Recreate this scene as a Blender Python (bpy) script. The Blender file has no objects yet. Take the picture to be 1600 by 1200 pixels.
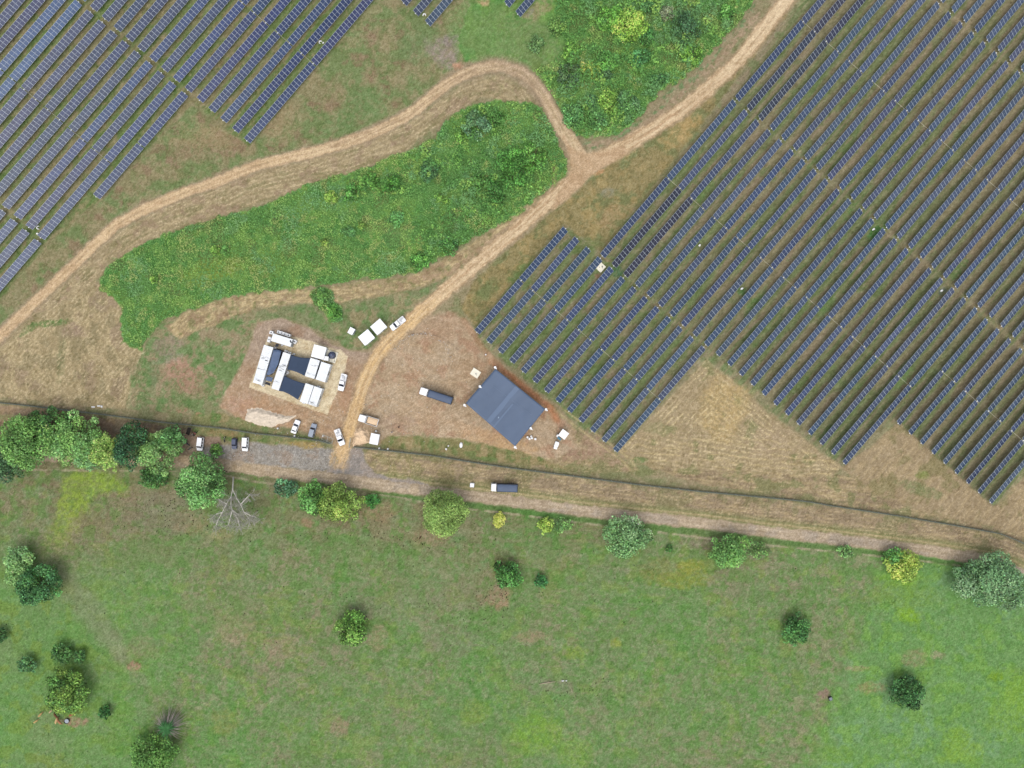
import bpy, bmesh, math, random
import numpy as np
from mathutils import Vector, Matrix
from math import radians, sin, cos, pi, atan2, hypot
random.seed(7); RNG = np.random.default_rng(7)
SC = bpy.context.scene
# ------------------------------------------------------------------ camera
S = 0.2                                   # metres of ground per photograph pixel
HC = 160.0 / math.tan(radians(35.8))      # flying height
cam = bpy.data.cameras.new("camera"); camo = bpy.data.objects.new("camera", cam)
SC.collection.objects.link(camo); camo.location = (0, 0, HC)
cam.sensor_width = 36; cam.angle = radians(71.6); cam.clip_start = 1; cam.clip_end = 9000
SC.camera = camo
# ------------------------------------------------------------------ sky and sun
EL, AZ = 66.0, 188.0                      # sun height; compass direction (from below the picture)
w = bpy.data.worlds.new("World"); SC.world = w; w.use_nodes = True
nt = w.node_tree; bg = nt.nodes["Background"]
sky = nt.nodes.new("ShaderNodeTexSky"); sky.sky_type = 'NISHITA'; sky.sun_disc = False
sky.sun_elevation = radians(EL); sky.sun_rotation = radians(AZ); sky.air_density = 1.0; sky.dust_density = 3.0
hs = nt.nodes.new("ShaderNodeHueSaturation"); hs.inputs['Saturation'].default_value = 0.34
nt.links.new(sky.outputs[0], hs.inputs['Color']); nt.links.new(hs.outputs[0], bg.inputs[0])
bg.inputs[1].default_value = 0.16
sl = bpy.data.lights.new("sun", 'SUN'); sl.energy = 0.62; sl.angle = radians(55); sl.color = (1.0, 0.95, 0.87)
so = bpy.data.objects.new("sun", sl); SC.collection.objects.link(so)
d = Vector((sin(radians(AZ)) * cos(radians(EL)), cos(radians(AZ)) * cos(radians(EL)), sin(radians(EL))))
so.rotation_euler = d.to_track_quat('Z', 'Y').to_euler(); so.location = (0, 0, 60)
SC.view_settings.view_transform = 'Standard'; SC.view_settings.look = 'None'
SC.view_settings.gamma = 1; SC.view_settings.use_curve_mapping = False
SC.view_settings.exposure = 0.94
GAIN = np.array([1.75, 1.75, 1.75])       # picture brightness of a fully white matt surface at this light
# ------------------------------------------------------------------ helpers
COL = SC.collection
def lin(c):
    c = np.asarray(c, dtype=np.float64) / 255.0
    return np.where(c <= 0.04045, c / 12.92, ((c + 0.055) / 1.055) ** 2.4)
def alb(c): return np.clip(lin(c) / GAIN, 0.004, 0.9)
def P(px, py, z=0.0):                     # where a point at height z stands
    f = S * (1 - z / HC)
    return (px - 800) * f, (600 - py) * f
def tag(o, label=None, cat=None, group=None, kind=None):
    if label: o['label'] = label
    if cat: o['category'] = cat
    if group: o['group'] = group
    if kind: o['kind'] = kind
    return o
def empty(name, loc, rz=0, label=None, cat=None, group=None):
    o = bpy.data.objects.new(name, None); COL.objects.link(o)
    o.location = loc; o.rotation_euler = (0, 0, rz); o.empty_display_size = 0.3
    return tag(o, label, cat, group)
MATS = {}
def mat(name, rgb, rough=0.8, spec=0.25, metal=0.0, vary=0.0, vs=1.0, photo=True, bump=0.0):
    if name in MATS: return MATS[name]
    m = bpy.data.materials.new(name); m.use_nodes = True; n = m.node_tree.nodes; l = m.node_tree.links
    b = n["Principled BSDF"]; c = alb(rgb) if photo else np.array(rgb)
    b.inputs['Roughness'].default_value = rough; b.inputs['Metallic'].default_value = metal
    b.inputs['Specular IOR Level'].default_value = spec
    b.inputs['Base Color'].default_value = (*c, 1)
    if vary > 0 or bump > 0:
        g = n.new("ShaderNodeTexCoord"); t = n.new("ShaderNodeTexNoise")
        t.inputs['Scale'].default_value = vs; t.inputs['Detail'].default_value = 5; t.inputs['Roughness'].default_value = 0.65
        l.new(g.outputs['Object'], t.inputs['Vector'])
        r = n.new("ShaderNodeMapRange"); r.inputs[1].default_value = 0.3; r.inputs[2].default_value = 0.7
        r.inputs[3].default_value = 1 - vary; r.inputs[4].default_value = 1 + vary * 0.6
        l.new(t.outputs[0], r.inputs[0])
        mx = n.new("ShaderNodeVectorMath"); mx.operation = 'SCALE'; mx.inputs[0].default_value = tuple(c)
        l.new(r.outputs[0], mx.inputs['Scale']); l.new(mx.outputs[0], b.inputs['Base Color'])
        if bump > 0:
            bp = n.new("ShaderNodeBump"); bp.inputs['Strength'].default_value = bump; bp.inputs['Distance'].default_value = 0.1
            l.new(t.outputs[0], bp.inputs['Height']); l.new(bp.outputs[0], b.inputs['Normal'])
    MATS[name] = m; return m
def vcmat(name, lo, hi, s1, s2, rough=0.95, bump=0.0, trans=0.0):
    """surface whose colour is its own painted map, broken up by fine procedural noise"""
    m = bpy.data.materials.new(name); m.use_nodes = True; n = m.node_tree.nodes; l = m.node_tree.links
    b = n["Principled BSDF"]; b.inputs['Roughness'].default_value = rough; b.inputs['Specular IOR Level'].default_value = 0.12
    a = n.new("ShaderNodeAttribute"); a.attribute_name = "Col"
    g = n.new("ShaderNodeNewGeometry")
    out = a.outputs['Color']
    for k, sc in enumerate((s1, s2)):
        if not sc: continue
        t = n.new("ShaderNodeTexNoise"); t.inputs['Scale'].default_value = sc; t.inputs['Detail'].default_value = 4
        t.inputs['Roughness'].default_value = 0.7
        l.new(g.outputs['Position'], t.inputs['Vector'])
        r = n.new("ShaderNodeMapRange"); r.inputs[1].default_value = 0.3; r.inputs[2].default_value = 0.7
        r.inputs[3].default_value = lo; r.inputs[4].default_value = hi; l.new(t.outputs[0], r.inputs[0])
        mx = n.new("ShaderNodeVectorMath"); mx.operation = 'SCALE'
        l.new(out, mx.inputs[0]); l.new(r.outputs[0], mx.inputs['Scale']); out = mx.outputs[0]
        if k == 0 and bump:
            bp = n.new("ShaderNodeBump"); bp.inputs['Strength'].default_value = bump; bp.inputs['Distance'].default_value = 0.16
            l.new(t.outputs[0], bp.inputs['Height']); l.new(bp.outputs[0], b.inputs['Normal'])
    l.new(out, b.inputs['Base Color'])
    if trans:
        tr = n.new("ShaderNodeBsdfTranslucent"); l.new(out, tr.inputs['Color'])
        ms = n.new("ShaderNodeMixShader"); ms.inputs[0].default_value = trans
        l.new(b.outputs[0], ms.inputs[1]); l.new(tr.outputs[0], ms.inputs[2])
        l.new(ms.outputs[0], n["Material Output"].inputs[0])
    return m
class MB:
    def __init__(s): s.v = []; s.f = []; s.m = []
    def quadmesh(s, vs, fs, mi=0):
        o = len(s.v); s.v += [tuple(p) for p in vs]
        for f in fs: s.f.append([o + i for i in f]); s.m.append(mi)
        return s
    def box(s, c, d, rz=0, mi=0, rx=0, ry=0, taper=1.0):
        R = Matrix.Rotation(rz, 3, 'Z') @ Matrix.Rotation(ry, 3, 'Y') @ Matrix.Rotation(rx, 3, 'X'); c = Vector(c)
        vs = []
        for z in (-.5, .5):
            t = taper if z > 0 else 1.0
            for x, y in ((-.5, -.5), (.5, -.5), (.5, .5), (-.5, .5)): vs.append(c + R @ Vector((x * d[0] * t, y * d[1] * t, z * d[2])))
        return s.quadmesh(vs, [(3, 2, 1, 0), (4, 5, 6, 7), (0, 1, 5, 4), (1, 2, 6, 5), (2, 3, 7, 6), (3, 0, 4, 7)], mi)
    def tube(s, pts, rad, n=8, mi=0, cap=True):
        pts = [Vector(p) for p in pts]
        if not isinstance(rad, (list, tuple)): rad = [rad] * len(pts)
        rings = []
        for i, p in enumerate(pts):
            t = (pts[min(i + 1, len(pts) - 1)] - pts[max(i - 1, 0)]).normalized()
            a = t.cross(Vector((0.13, 0.21, 1)) if abs(t.z) < 0.9 else Vector((1, 0.2, 0))).normalized(); b = t.cross(a)
            rings.append([p + (a * cos(2 * pi * k / n) + b * sin(2 * pi * k / n)) * rad[i] for k in range(n)])
        fs = []
        for i in range(len(pts) - 1):
            for k in range(n): fs.append((i * n + k, i * n + (k + 1) % n, (i + 1) * n + (k + 1) % n, (i + 1) * n + k))
        if cap: fs.append(tuple(range(n))[::-1]); fs.append(tuple((len(pts) - 1) * n + k for k in range(n)))
        return s.quadmesh([v for r in rings for v in r], fs, mi)
    def cyl(s, c, r, h, n=16, mi=0, r2=None):
        c = Vector(c); return s.tube([c, c + Vector((0, 0, h))], [r, r if r2 is None else r2], n, mi)
    def levels(s, rings, mi=0):
        """stack of closed outlines (same count) joined, capped"""
        n = len(rings[0]); fs = []
        for i in range(len(rings) - 1):
            for k in range(n): fs.append((i * n + k, i * n + (k + 1) % n, (i + 1) * n + (k + 1) % n, (i + 1) * n + k))
        fs.append(tuple(range(n))[::-1]); fs.append(tuple((len(rings) - 1) * n + k for k in range(n)))
        return s.quadmesh([v for r in rings for v in r], fs, mi)
    def build(s, name, mats, parent=None, smooth=False, bevel=0.0, loc=None):
        me = bpy.data.meshes.new(name); me.from_pydata(s.v, [], s.f)
        if not isinstance(mats, (list, tuple)): mats = [mats]
        for m in mats: me.materials.append(m)
        if len(mats) > 1: me.polygons.foreach_set('material_index', s.m)
        if smooth: me.polygons.foreach_set('use_smooth', [True] * len(me.polygons))
        me.update()
        o = bpy.data.objects.new(name, me); COL.objects.link(o)
        if parent: o.parent = parent
        if loc: o.location = loc
        if bevel:
            b = o.modifiers.new('bevel', 'BEVEL'); b.width = bevel; b.segments = 2; b.limit_method = 'ANGLE'
        return o
def tree_copy(o, parent=None, label=None, group=None):
    c = o.copy(); COL.objects.link(c)
    if parent: c.parent = parent
    for ch in list(o.children): tree_copy(ch, c)
    if label: c['label'] = label
    if group: c['group'] = group
    return c
# ------------------------------------------------------------------ noise in numpy
_T = np.random.default_rng(3).random((256, 256)).astype(np.float32)
def vn(x, y, seed):
    x = x + seed * 17.31; y = y + seed * 9.77
    xi = np.floor(x).astype(np.int32); yi = np.floor(y).astype(np.int32)
    fx = (x - xi).astype(np.float32); fy = (y - yi).astype(np.float32)
    fx = fx * fx * (3 - 2 * fx); fy = fy * fy * (3 - 2 * fy)
    a = _T[xi & 255, yi & 255]; b = _T[(xi + 1) & 255, yi & 255]; c = _T[xi & 255, (yi + 1) & 255]; e = _T[(xi + 1) & 255, (yi + 1) & 255]
    return (a * (1 - fx) + b * fx) * (1 - fy) + (c * (1 - fx) + e * fx) * fy
def fb(x, y, sc, oc=3, seed=0, ang=0.0, st=1.0):
    if ang: ca, sa = cos(ang), sin(ang); x, y = x * ca + y * sa, -x * sa + y * ca
    x = x / (sc * st); y = y / sc; t = 0; amp = 1; tot = 0
    for i in range(oc):
        t = t + vn(x * 2 ** i, y * 2 ** i, seed + i * 1.7) * amp; tot += amp; amp *= 0.55
    return t / tot
def sm(a, b, x):
    t = np.clip((x - a) / (b - a), 0, 1); return t * t * (3 - 2 * t)
def pdist(x, y, pts):
    """distance to a polyline, distance along it, signed side"""
    best = np.full(x.shape, 1e9, np.float32); sl_ = np.zeros_like(best); sg = np.zeros_like(best); acc = 0.0
    for (x0, y0), (x1, y1) in zip(pts[:-1], pts[1:]):
        dx, dy = x1 - x0, y1 - y0; L = hypot(dx, dy)
        t = np.clip(((x - x0) * dx + (y - y0) * dy) / (L * L), 0, 1)
        ex = x - x0 - t * dx; ey = y - y0 - t * dy; dd = np.sqrt(ex * ex + ey * ey)
        k = dd < best
        best = np.where(k, dd, best); sl_ = np.where(k, acc + t * L, sl_); sg = np.where(k, np.sign(dx * ey - dy * ex), sg); acc += L
    return best, sl_, sg
def smooth_line(pts, n=6):
    out = []
    for i in range(len(pts) - 1):
        p0 = pts[max(i - 1, 0)]; p1 = pts[i]; p2 = pts[i + 1]; p3 = pts[min(i + 2, len(pts) - 1)]
        for k in range(n):
            t = k / n
            out.append(tuple(0.5 * (2 * p1[j] + (p2[j] - p0[j]) * t + (2 * p0[j] - 5 * p1[j] + 4 * p2[j] - p3[j]) * t * t + (3 * p1[j] - p0[j] - 3 * p2[j] + p3[j]) * t ** 3) for j in (0, 1)))
    out.append(pts[-1]); return out
def psd(x, y, poly):
    """signed distance to polygon, positive inside"""
    best = np.full(x.shape, 1e9, np.float32); ins = np.zeros(x.shape, bool); n = len(poly)
    for i in range(n):
        x0, y0 = poly[i]; x1, y1 = poly[(i + 1) % n]; dx, dy = x1 - x0, y1 - y0
        t = np.clip(((x - x0) * dx + (y - y0) * dy) / (dx * dx + dy * dy + 1e-9), 0, 1)
        dd = (x - x0 - t * dx) ** 2 + (y - y0 - t * dy) ** 2; best = np.minimum(best, dd)
        if dy != 0: ins ^= ((y0 > y) != (y1 > y)) & (x < dx * (y - y0) / dy + x0)
    return np.where(ins, np.sqrt(best), -np.sqrt(best))
# ------------------------------------------------------------------ layout lines (photograph pixels)
LUSH_A = [(160,432),(175,408),(215,385),(260,366),(320,344),(400,324),(490,284),(560,266),(620,243),(680,214),(705,180),(752,158),(800,158),(832,160),(862,182),(868,215),(880,240),(884,272),(866,292),(845,305),(800,340),(740,372),(700,396),(650,425),(600,432),(560,437),(500,446),(430,455),(390,457),(340,468),(290,486),(255,500),(238,520),(222,545),(205,543),(190,535),(188,505),(192,480),(176,464),(156,452)]
LUSH_B = [(760,-60),(1210,-60),(1178,0),(1150,38),(1112,80),(1072,118),(1030,143),(992,190),(962,210),(915,213),(892,208),(868,188),(845,145),(822,115),(780,94),(742,98),(722,92),(716,60),(728,20)]
LUSH_C = [(488,452),(505,448),(520,455),(522,472),(535,480),(533,500),(515,504),(508,488),(492,476),(484,462)]
LUSH_D = [(872,232),(880,236),(886,256),(882,275),(872,285),(870,260)]
W_TRACK = smooth_line([(912,252),(897,228),(872,190),(850,150),(822,118),(785,104),(750,107),(715,121),(690,138),(640,178),(580,208),(520,229),(460,244),(400,259),(340,283),(260,312),(190,346),(150,380),(100,428),(50,476),(0,524),(-80,600),(-220,740)], 4)
M_TRACK = smooth_line([(1330,-120),(1236,-8),(1190,50),(1140,108),(1060,175),(985,222),(930,252),(880,295),(820,348),(740,416),(680,468),(640,503),(600,542),(572,590),(556,640),(540,690),(530,722)], 4)
S_ROAD = smooth_line([(-220,688),(-60,700),(0,706),(100,714),(200,718),(300,722),(370,730),(450,740),(520,748),(600,759),(700,771),(800,783),(900,797),(1000,808),(1100,818),(1200,831),(1300,842),(1400,854),(1500,868),(1560,880),(1610,905),(1700,960),(1900,1080)], 3)
DITCH = smooth_line([(-200,728),(0,734),(290,737),(365,746),(430,757),(600,774),(660,785),(726,795),(800,803),(890,815),(1000,828),(1110,842),(1200,852),(1300,862),(1400,872),(1500,884)], 3)
FENCE_W = [(-160,620),(0,629),(40,633),(100,640),(160,647),(250,659),(300,664),(350,669),(400,677),(450,682),(500,688),(517,693)]
FENCE_E = [(554,698),(600,703),(680,712),(740,722),(800,731),(900,744),(1000,757),(1100,768),(1200,777),(1260,783),(1300,790),(1400,805),(1500,822),(1560,833),(1590,845),(1625,862),(1800,960)]
TH = radians(49.37); CU, SU = cos(TH), sin(TH)
YARD = [(556,604),(600,562),(640,512),(672,490),(705,488),(735,505),(752,545),(790,577),(858,640),(884,662),(905,700),(870,716),(800,705),(740,694),(690,686),(640,676),(600,690),(556,696),(548,650)]
WYARD = [(402,504),(440,498),(480,512),(520,538),(548,549),(590,548),(604,556),(562,600),(545,650),(528,698),(505,688),(455,668),(430,668),(372,655),(346,636),(352,608),(368,585),(385,555)]
RFIELD = [(880,340),(915,372),(940,392),(1262,-20),(1330,-120),(2000,-120),(2000,1100),(1640,820),(1552,792),(1405,660),(1318,732),(1102,560),(962,710),(735,520)]
LFIELD = [(-300,-160),(720,-160),(590,-10),(388,228),(300,160),(150,318),(66,388),(0,470),(-300,760)]
def ground_colour(x, y):
    """colour map of the land itself, at photograph position x,y (arrays)"""
    x = x.astype(np.float32); y = y.astype(np.float32); N = x.shape[0]
    C = np.zeros((N, 3), np.float32); Hh = np.zeros(N, np.float32)
    def put(m, rgb):
        nonlocal C
        m = np.clip(m, 0, 1)[:, None]; C = C * (1 - m) + np.asarray(rgb, np.float32) * m
    def pm(poly, soft=3.0, rough=6.0, rs=14.0, seed=1):
        X = [p[0] for p in poly]; Y = [p[1] for p in poly]; q = rough + soft + 3
        k = np.where((x > min(X) - q) & (x < max(X) + q) & (y > min(Y) - q) & (y < max(Y) + q))[0]
        out = np.zeros(N, np.float32)
        if len(k):
            sd = psd(x[k], y[k], poly) + (fb(x[k], y[k], rs, 3, seed) - 0.5) * 2 * rough
            out[k] = sm(-soft, soft, sd)
        return out
    def spot(cx, cy, rx, ry, rgb, amt=1.0, ang=0.0, seed=5, rough=0.5):
        q = max(rx, ry) * 1.8
        k = np.where((abs(x - cx) < q) & (abs(y - cy) < q))[0]
        if not len(k): return
        ca, sa = cos(ang), sin(ang); dx = x[k] - cx; dy = y[k] - cy
        r = np.sqrt(((dx * ca + dy * sa) / rx) ** 2 + ((-dx * sa + dy * ca) / ry) ** 2) + (fb(x[k], y[k], max(min(rx, ry) * .6, 3), 4, seed + cx) - .5) * 2 * rough
        m = np.zeros(N, np.float32); m[k] = sm(1.15, 0.6, r) * amt * (.45 + .55 * sm(.36, .58, fb(x[k], y[k], 3.4, 3, seed + cx + 2)))
        put(m, rgb)
    n50 = fb(x, y, 60, 3, 1); n20 = fb(x, y, 22, 4, 2); n8 = fb(x, y, 9, 3, 3); n3 = fb(x, y, 3.2, 2, 4); n1 = fb(x, y, 1.6, 1, 6)
    n12 = fb(x, y, 13, 4, 9); nb = fb(x, y, 34, 4, 12)
    # --- dry ground north of the road
    C[:] = (146, 136, 104)
    put(sm(.42, .62, n20) * .8, (124, 128, 88)); put(sm(.5, .68, n12) * .6, (158, 140, 112))
    # --- top grass between the left field and the track
    g = pm([(560,-100),(740,-100),(722,40),(716,100),(640,165),(500,232),(300,300),(180,343),(90,425),(0,505),(-60,520),(-60,440),(150,320),(300,165),(385,225)], 3, 4)
    put(g, (138, 131, 96)); put(g * sm(.42, .6, nb) * .85, (112, 130, 82)); put(g * sm(.5, .62, n12) * .6, (150, 138, 104)); put(g * sm(.58, .7, n20) * .7, (138, 116, 92))
    put(g * sm(.55, .66, n8) * .3, (98, 118, 66))
    spot(660,70,40,30,(112,132,86),.7); spot(560,170,60,26,(104,132,80),.7,-.6); spot(430,190,40,34,(156,138,104),.6); spot(330,230,60,22,(142,118,94),.5,-.2)
    spot(692,82,32,24,(152,138,126),.9,.5); spot(708,62,18,12,(150,138,130),.8); spot(716,103,10,7,(184,140,112),.9); spot(330,215,60,20,(160,142,104),.4)
    # --- solar field ground
    u = x * CU - y * SU; v = x * SU + y * CU
    gl = pm(LFIELD, 3, 3); gr = pm(RFIELD, 3, 4)
    st1 = fb(u, v, 6, 4, 20, 0, 9); st2 = fb(u, v, 2.2, 3, 24, 0, 7); st3 = fb(u, v, 12, 3, 29, 0, 10)
    put(gl, (132, 127, 92)); put(gl * sm(.4, .62, st3) * .9, (106, 126, 74)); put(gl * sm(.5, .66, st2) * .5, (150, 136, 100)); put(gl * sm(.54, .68, n12) * .5, (96, 122, 66))
    put(gl * sm(.6, .75, n8) * .5, (156, 140, 108))
    put(gr, (138, 132, 100)); put(gr * sm(.42, .58, st3) * .9, (118, 130, 86)); put(gr * sm(.52, .64, st1) * .6, (152, 134, 112)); put(gr * sm(.5, .7, st2) * .45, (160, 148, 114))
    put(gr * sm(.6, .72, n20) * .5, (106, 128, 78)); put(gr * sm(.56, .7, n8) * .35, (112, 108, 80))
    # lower-left part of the right field is greener
    put(gr * sm(1180, 900, x) * sm(.4, .6, n12) * .6, (108, 130, 78)); put(gr * sm(1300, 1600, x) * .35, (148, 134, 104))
    ph = ((v - 903.5) / 23.68) % 1.0
    put(gr * sm(.16, .0, abs(ph - .66)) * sm(.35, .6, st1) * .5, (160, 144, 112))
    put(gr * sm(.14, .0, abs(ph - .26)) * sm(.3, .6, st3) * .6, (98, 116, 72))
    for cx, cy in ((1365,366),(1385,350),(1178,476),(1088,372),(1050,660),(1330,330),(1290,480),(1500,420),(1415,590),(1100,300)):
        spot(cx, cy, 26, 7, (98,134,72), .6, -.86)
    spot(1366,364,13,9,(76,122,62),.85,-.8); spot(966,424,11,9,(78,112,76),.9); spot(1160,455,9,7,(86,124,70),.8); spot(1472,455,8,6,(112,122,104),.9)
    spot(935,430,6,5,(164,130,106),.8); spot(950,406,7,4,(150,124,98),.8)
    for i in range(60):                                        # worn earth in the lanes across the rows
        pass
    # --- grassland between the main track and the right field
    g = pm([(1300,-100),(1245,0),(1150,110),(1060,190),(980,235),(900,300),(800,385),(740,440),(720,480),(742,510),(880,350),(940,392),(1262,-20),(1330,-120)], 3, 4)
    put(g, (140, 128, 88)); put(g * sm(.45, .6, n20) * .8, (116, 122, 80)); put(g * sm(.52, .66, n12) * .7, (164, 144, 98)); put(g * sm(.6, .72, n8) * .5, (110, 108, 70))
    spot(1065,205,42,17,(182,154,104),.75,-.7); spot(960,335,34,17,(166,142,104),.7,-.4); spot(1000,270,60,20,(152,138,98),.5,-.6); spot(950,300,14,8,(140,140,124),.6); spot(812,430,26,14,(104,128,72),.7,-.8); spot(760,455,30,14,(112,124,78),.6,-.8); spot(905,385,28,14,(104,126,72),.6)
    # --- straw bank beside the west track and around the green marsh
    dW, sW, gW = pdist(x, y, W_TRACK)
    dM, sM, gM = pdist(x, y, M_TRACK)
    dS, sS, gS = pdist(x, y, S_ROAD)
    wq = (fb(x, y, 11, 3, 400) - .5) * 5; wp = (fb(x, y, 30, 2, 402) - .5) * 10
    bank = pm([(-60,640),(-60,560),(0,536),(100,440),(180,365),(260,322),(400,268),(520,238),(640,190),(700,148),(750,112),(820,125),(870,190),(895,240),(890,300),(860,310),(820,165),(750,150),(700,182),(620,246),(490,288),(320,348),(170,420),(150,440),(190,470),(196,535),(230,545),(215,635),(100,640)], 3, 5)
    stW = fb(sW + wp, dW + wq, 2.2, 4, 40, 0, 7); stW2 = fb(sW, dW + wq, 5, 4, 44, 0, 4)
    put(bank, (158, 142, 110)); put(bank * sm(.45, .62, stW) * .8, (180, 162, 126)); put(bank * sm(.52, .66, stW2) * .7, (134, 126, 90)); put(bank * sm(.55, .7, n12) * .5, (148, 124, 104))
    strawL = pm([(-60,560),(0,545),(60,500),(150,440),(192,480),(196,535),(230,545),(212,636),(100,632),(-60,622)], 4, 6)
    s2 = fb(x, y, 4, 4, 50, 1.3, 3.0)
    put(strawL, (164, 147, 112)); put(strawL * sm(.45, .62, s2) * .8, (186, 168, 130)); put(strawL * sm(.5, .64, n12) * .75, (140, 128, 96)); put(strawL * sm(.56, .68, n20) * .6, (146, 126, 104))
    spot(75,505,34,6,(92,122,66),.85,-.1); spot(45,515,20,5,(96,124,70),.7,-.6); spot(95,560,8,40,(118,122,84),.55,.1); spot(115,515,22,14,(150,128,110),.6)
    # mottled green ground left of the compound
    g = pm([(222,548),(250,512),(300,492),(390,470),(402,505),(352,640),(300,650),(200,636),(205,580)], 3, 7)
    put(g, (112, 132, 84)); put(g * sm(.46, .6, n12) * .85, (150, 137, 106)); put(g * sm(.5, .62, nb) * .5, (156, 136, 110)); put(g * sm(.55, .68, n8) * .5, (94, 130, 72))
    spot(262,540,30,16,(150,134,114),.8,-.4); spot(283,585,44,26,(172,134,114),.85,.2,6,.8); spot(310,612,24,14,(160,132,108),.6); spot(262,560,26,8,(150,146,126),.6,-.2); spot(240,580,10,26,(110,128,88),.6)
    spot(310,652,7,7,(186,128,106),.8); spot(284,640,10,6,(176,130,108),.6)
    # mown arcs south of the marsh
    g = pm([(262,512),(290,488),(340,470),(390,459),(470,449),(490,455),(560,440),(640,432),(700,402),(790,345),(845,306),(870,300),(800,362),(720,425),(660,448),(600,462),(540,470),(520,478),(470,472),(400,482),(330,508),(280,530)], 2.5, 4)
    dA, sA, gA = pdist(x, y, [(255,540),(300,490),(400,456),(470,448),(560,441),(650,430),(740,372),(845,305)])
    stA = fb(sA + wp, dA + wq, 2.0, 4, 60, 0, 6)
    mowed = g
    put(g, (160, 142, 108)); put(g * sm(.45, .6, stA) * .85, (192, 172, 130)); put(g * sm(.55, .68, n12) * .6, (146, 122, 96)); put(g * sm(.58, .7, n8) * .5, (116, 122, 76))
    g = pm([(402,486),(480,474),(515,480),(560,472),(660,450),(745,415),(700,462),(640,500),(605,524),(575,545),(545,546),(480,508),(440,497),(402,502)], 3, 5)
    put(g, (128, 132, 94)); put(g * sm(.48, .62, n12) * .75, (108, 132, 82)); put(g * sm(.5, .62, n20) * .8, (156, 142, 108)); put(g * sm(.6, .7, n8) * .5, (90, 124, 66))
    g = pm([(770,400),(800,372),(860,310),(905,270),(895,262),(840,318),(760,385),(690,440),(660,470),(690,462)], 2, 3); put(g * .8, (104, 130, 82))
    g = pm([(1180,20),(1130,75),(1080,135),(1010,190),(960,222),(925,232),(905,226),(960,212),(1000,190),(1040,145),(1090,108),(1150,42),(1182,0)], 2, 3)
    put(g, (150, 138, 108)); put(g * sm(.45, .6, n8) * .8, (108, 134, 88))
    # --- south strip between fence and road, triangles of straw
    strip = pm([(560,700),(700,716),(900,746),(1100,770),(1300,792),(1500,824),(1600,850),(1800,960),(1800,1020),(1620,905),(1560,878),(1400,850),(1200,827),(1000,804),(800,779),(640,756),(585,742),(572,720)], 2, 3)
    stS = fb(sS + wp, dS + wq, 1.8, 4, 70, 0, 7); stS2 = fb(sS, dS + wq, 6, 4, 74, 0, 3.5)
    put(strip, (152, 134, 108)); put(strip * sm(.47, .62, stS) * .7, (180, 160, 122)); put(strip * sm(.52, .66, stS2) * .75, (138, 122, 98)); put(strip * sm(.55, .68, n20) * .5, (128, 126, 86))
    put(strip * sm(.5, .64, n12) * sm(820, 620, x) * .6, (140, 134, 88))
    put(strip * sm(26, 14, dS) * .75, (126, 130, 84)); put(strip * sm(3, 0, abs(dS - 12.5)) * .8, (180, 162, 122))
    ab = pm([(870,655),(962,712),(1102,758),(1300,788),(1500,820),(1600,848),(1800,960),(1800,900),(1600,748),(1552,792),(1405,660),(1318,732),(1330,745),(1200,735),(960,712),(1000,735),(900,740),(800,728),(700,712),(700,700),(800,706)], 2, 4)
    put(ab, (156, 138, 108)); put(ab * sm(.45, .62, stS) * .8, (176, 158, 118)); put(ab * sm(.5, .66, stS2) * .8, (140, 122, 98)); put(ab * sm(.55, .68, n20) * .7, (124, 126, 84))
    tri = pm([(968,706),(1104,562),(1216,655),(1314,730),(1300,745),(1150,735),(1000,726)], 3, 4)
    ang = np.arctan2(y - 560, x - 1105)
    stT = fb(ang * 120, np.hypot(x - 1105, y - 560), 4, 3, 80, 0, .5); stT2 = fb(x, y, 2.6, 3, 84, -.86, 9)
    put(tri, (166, 148, 116)); put(tri * sm(.48, .62, stT2) * .45, (184, 166, 128)); put(tri * sm(.5, .63, stT) * .6, (146, 130, 96)); put(tri * sm(.6, .72, n20) * .6, (120, 124, 80))
    spot(1130,640,38,60,(192,166,112),.6,.3,5,.5); spot(1020,660,34,20,(172,154,122),.6,-.8); spot(1200,690,40,26,(168,148,120),.6)
    def swath(m, dist, per, rgb, amt, thr=.35, seed=0, wob=2.2):
        q = np.sin((dist + (fb(x, y, 16, 3, 300 + seed) - .5) * wob * 5 + (n3 - .5) * 2.0) * 2 * pi / per)
        put(m * sm(thr, thr + .4, q) * sm(.4, .56, fb(x, y, 18, 3, 310 + seed)) * sm(.3, .5, n1) * amt, rgb)
        put(m * sm(thr, thr + .4, -q) * sm(.42, .58, fb(x, y, 14, 3, 320 + seed)) * amt * .55, (136, 126, 90))
    sdt = psd(x, y, [(966,708),(1104,560),(1318,734),(1180,742)])
    swath(tri, sdt, 7.5, (204, 186, 142), .85, .5, 1, .9); sd2 = psd(x, y, [(1320,734),(1404,662),(1556,800),(1450,790)]); swath(pm([(1322,732),(1405,664),(1480,730),(1440,770),(1340,762)], 3, 4), sd2, 6.5, (200, 182, 136), .85, .45, 2, .8)
    swath(np.maximum(strip, ab), dS, 6.0, (194, 174, 134), .7, .45, 3, 1.2); swath(bank, dW, 6.2, (196, 178, 140), .75, .55, 4, .9); swath(strawL, x * .9 + y * .25, 7, (194, 176, 138), .5, .45, 5)
    put(tri * sm(.75, .95, np.sin(dS * .62 + n20 * 5)) * sm(.4, .6, n12) * sm(660, 700, y) * .8, (194, 174, 128))
    tri2 = pm([(1322,732),(1405,664),(1550,794),(1610,755),(1800,850),(1700,850),(1600,838),(1450,800),(1340,762)], 3, 4)
    put(tri2, (156, 138, 108)); put(tri2 * sm(.45, .6, stT2) * .7, (176, 156, 120)); put(tri2 * sm(.52, .66, n20) * .7, (132, 124, 86))
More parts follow.
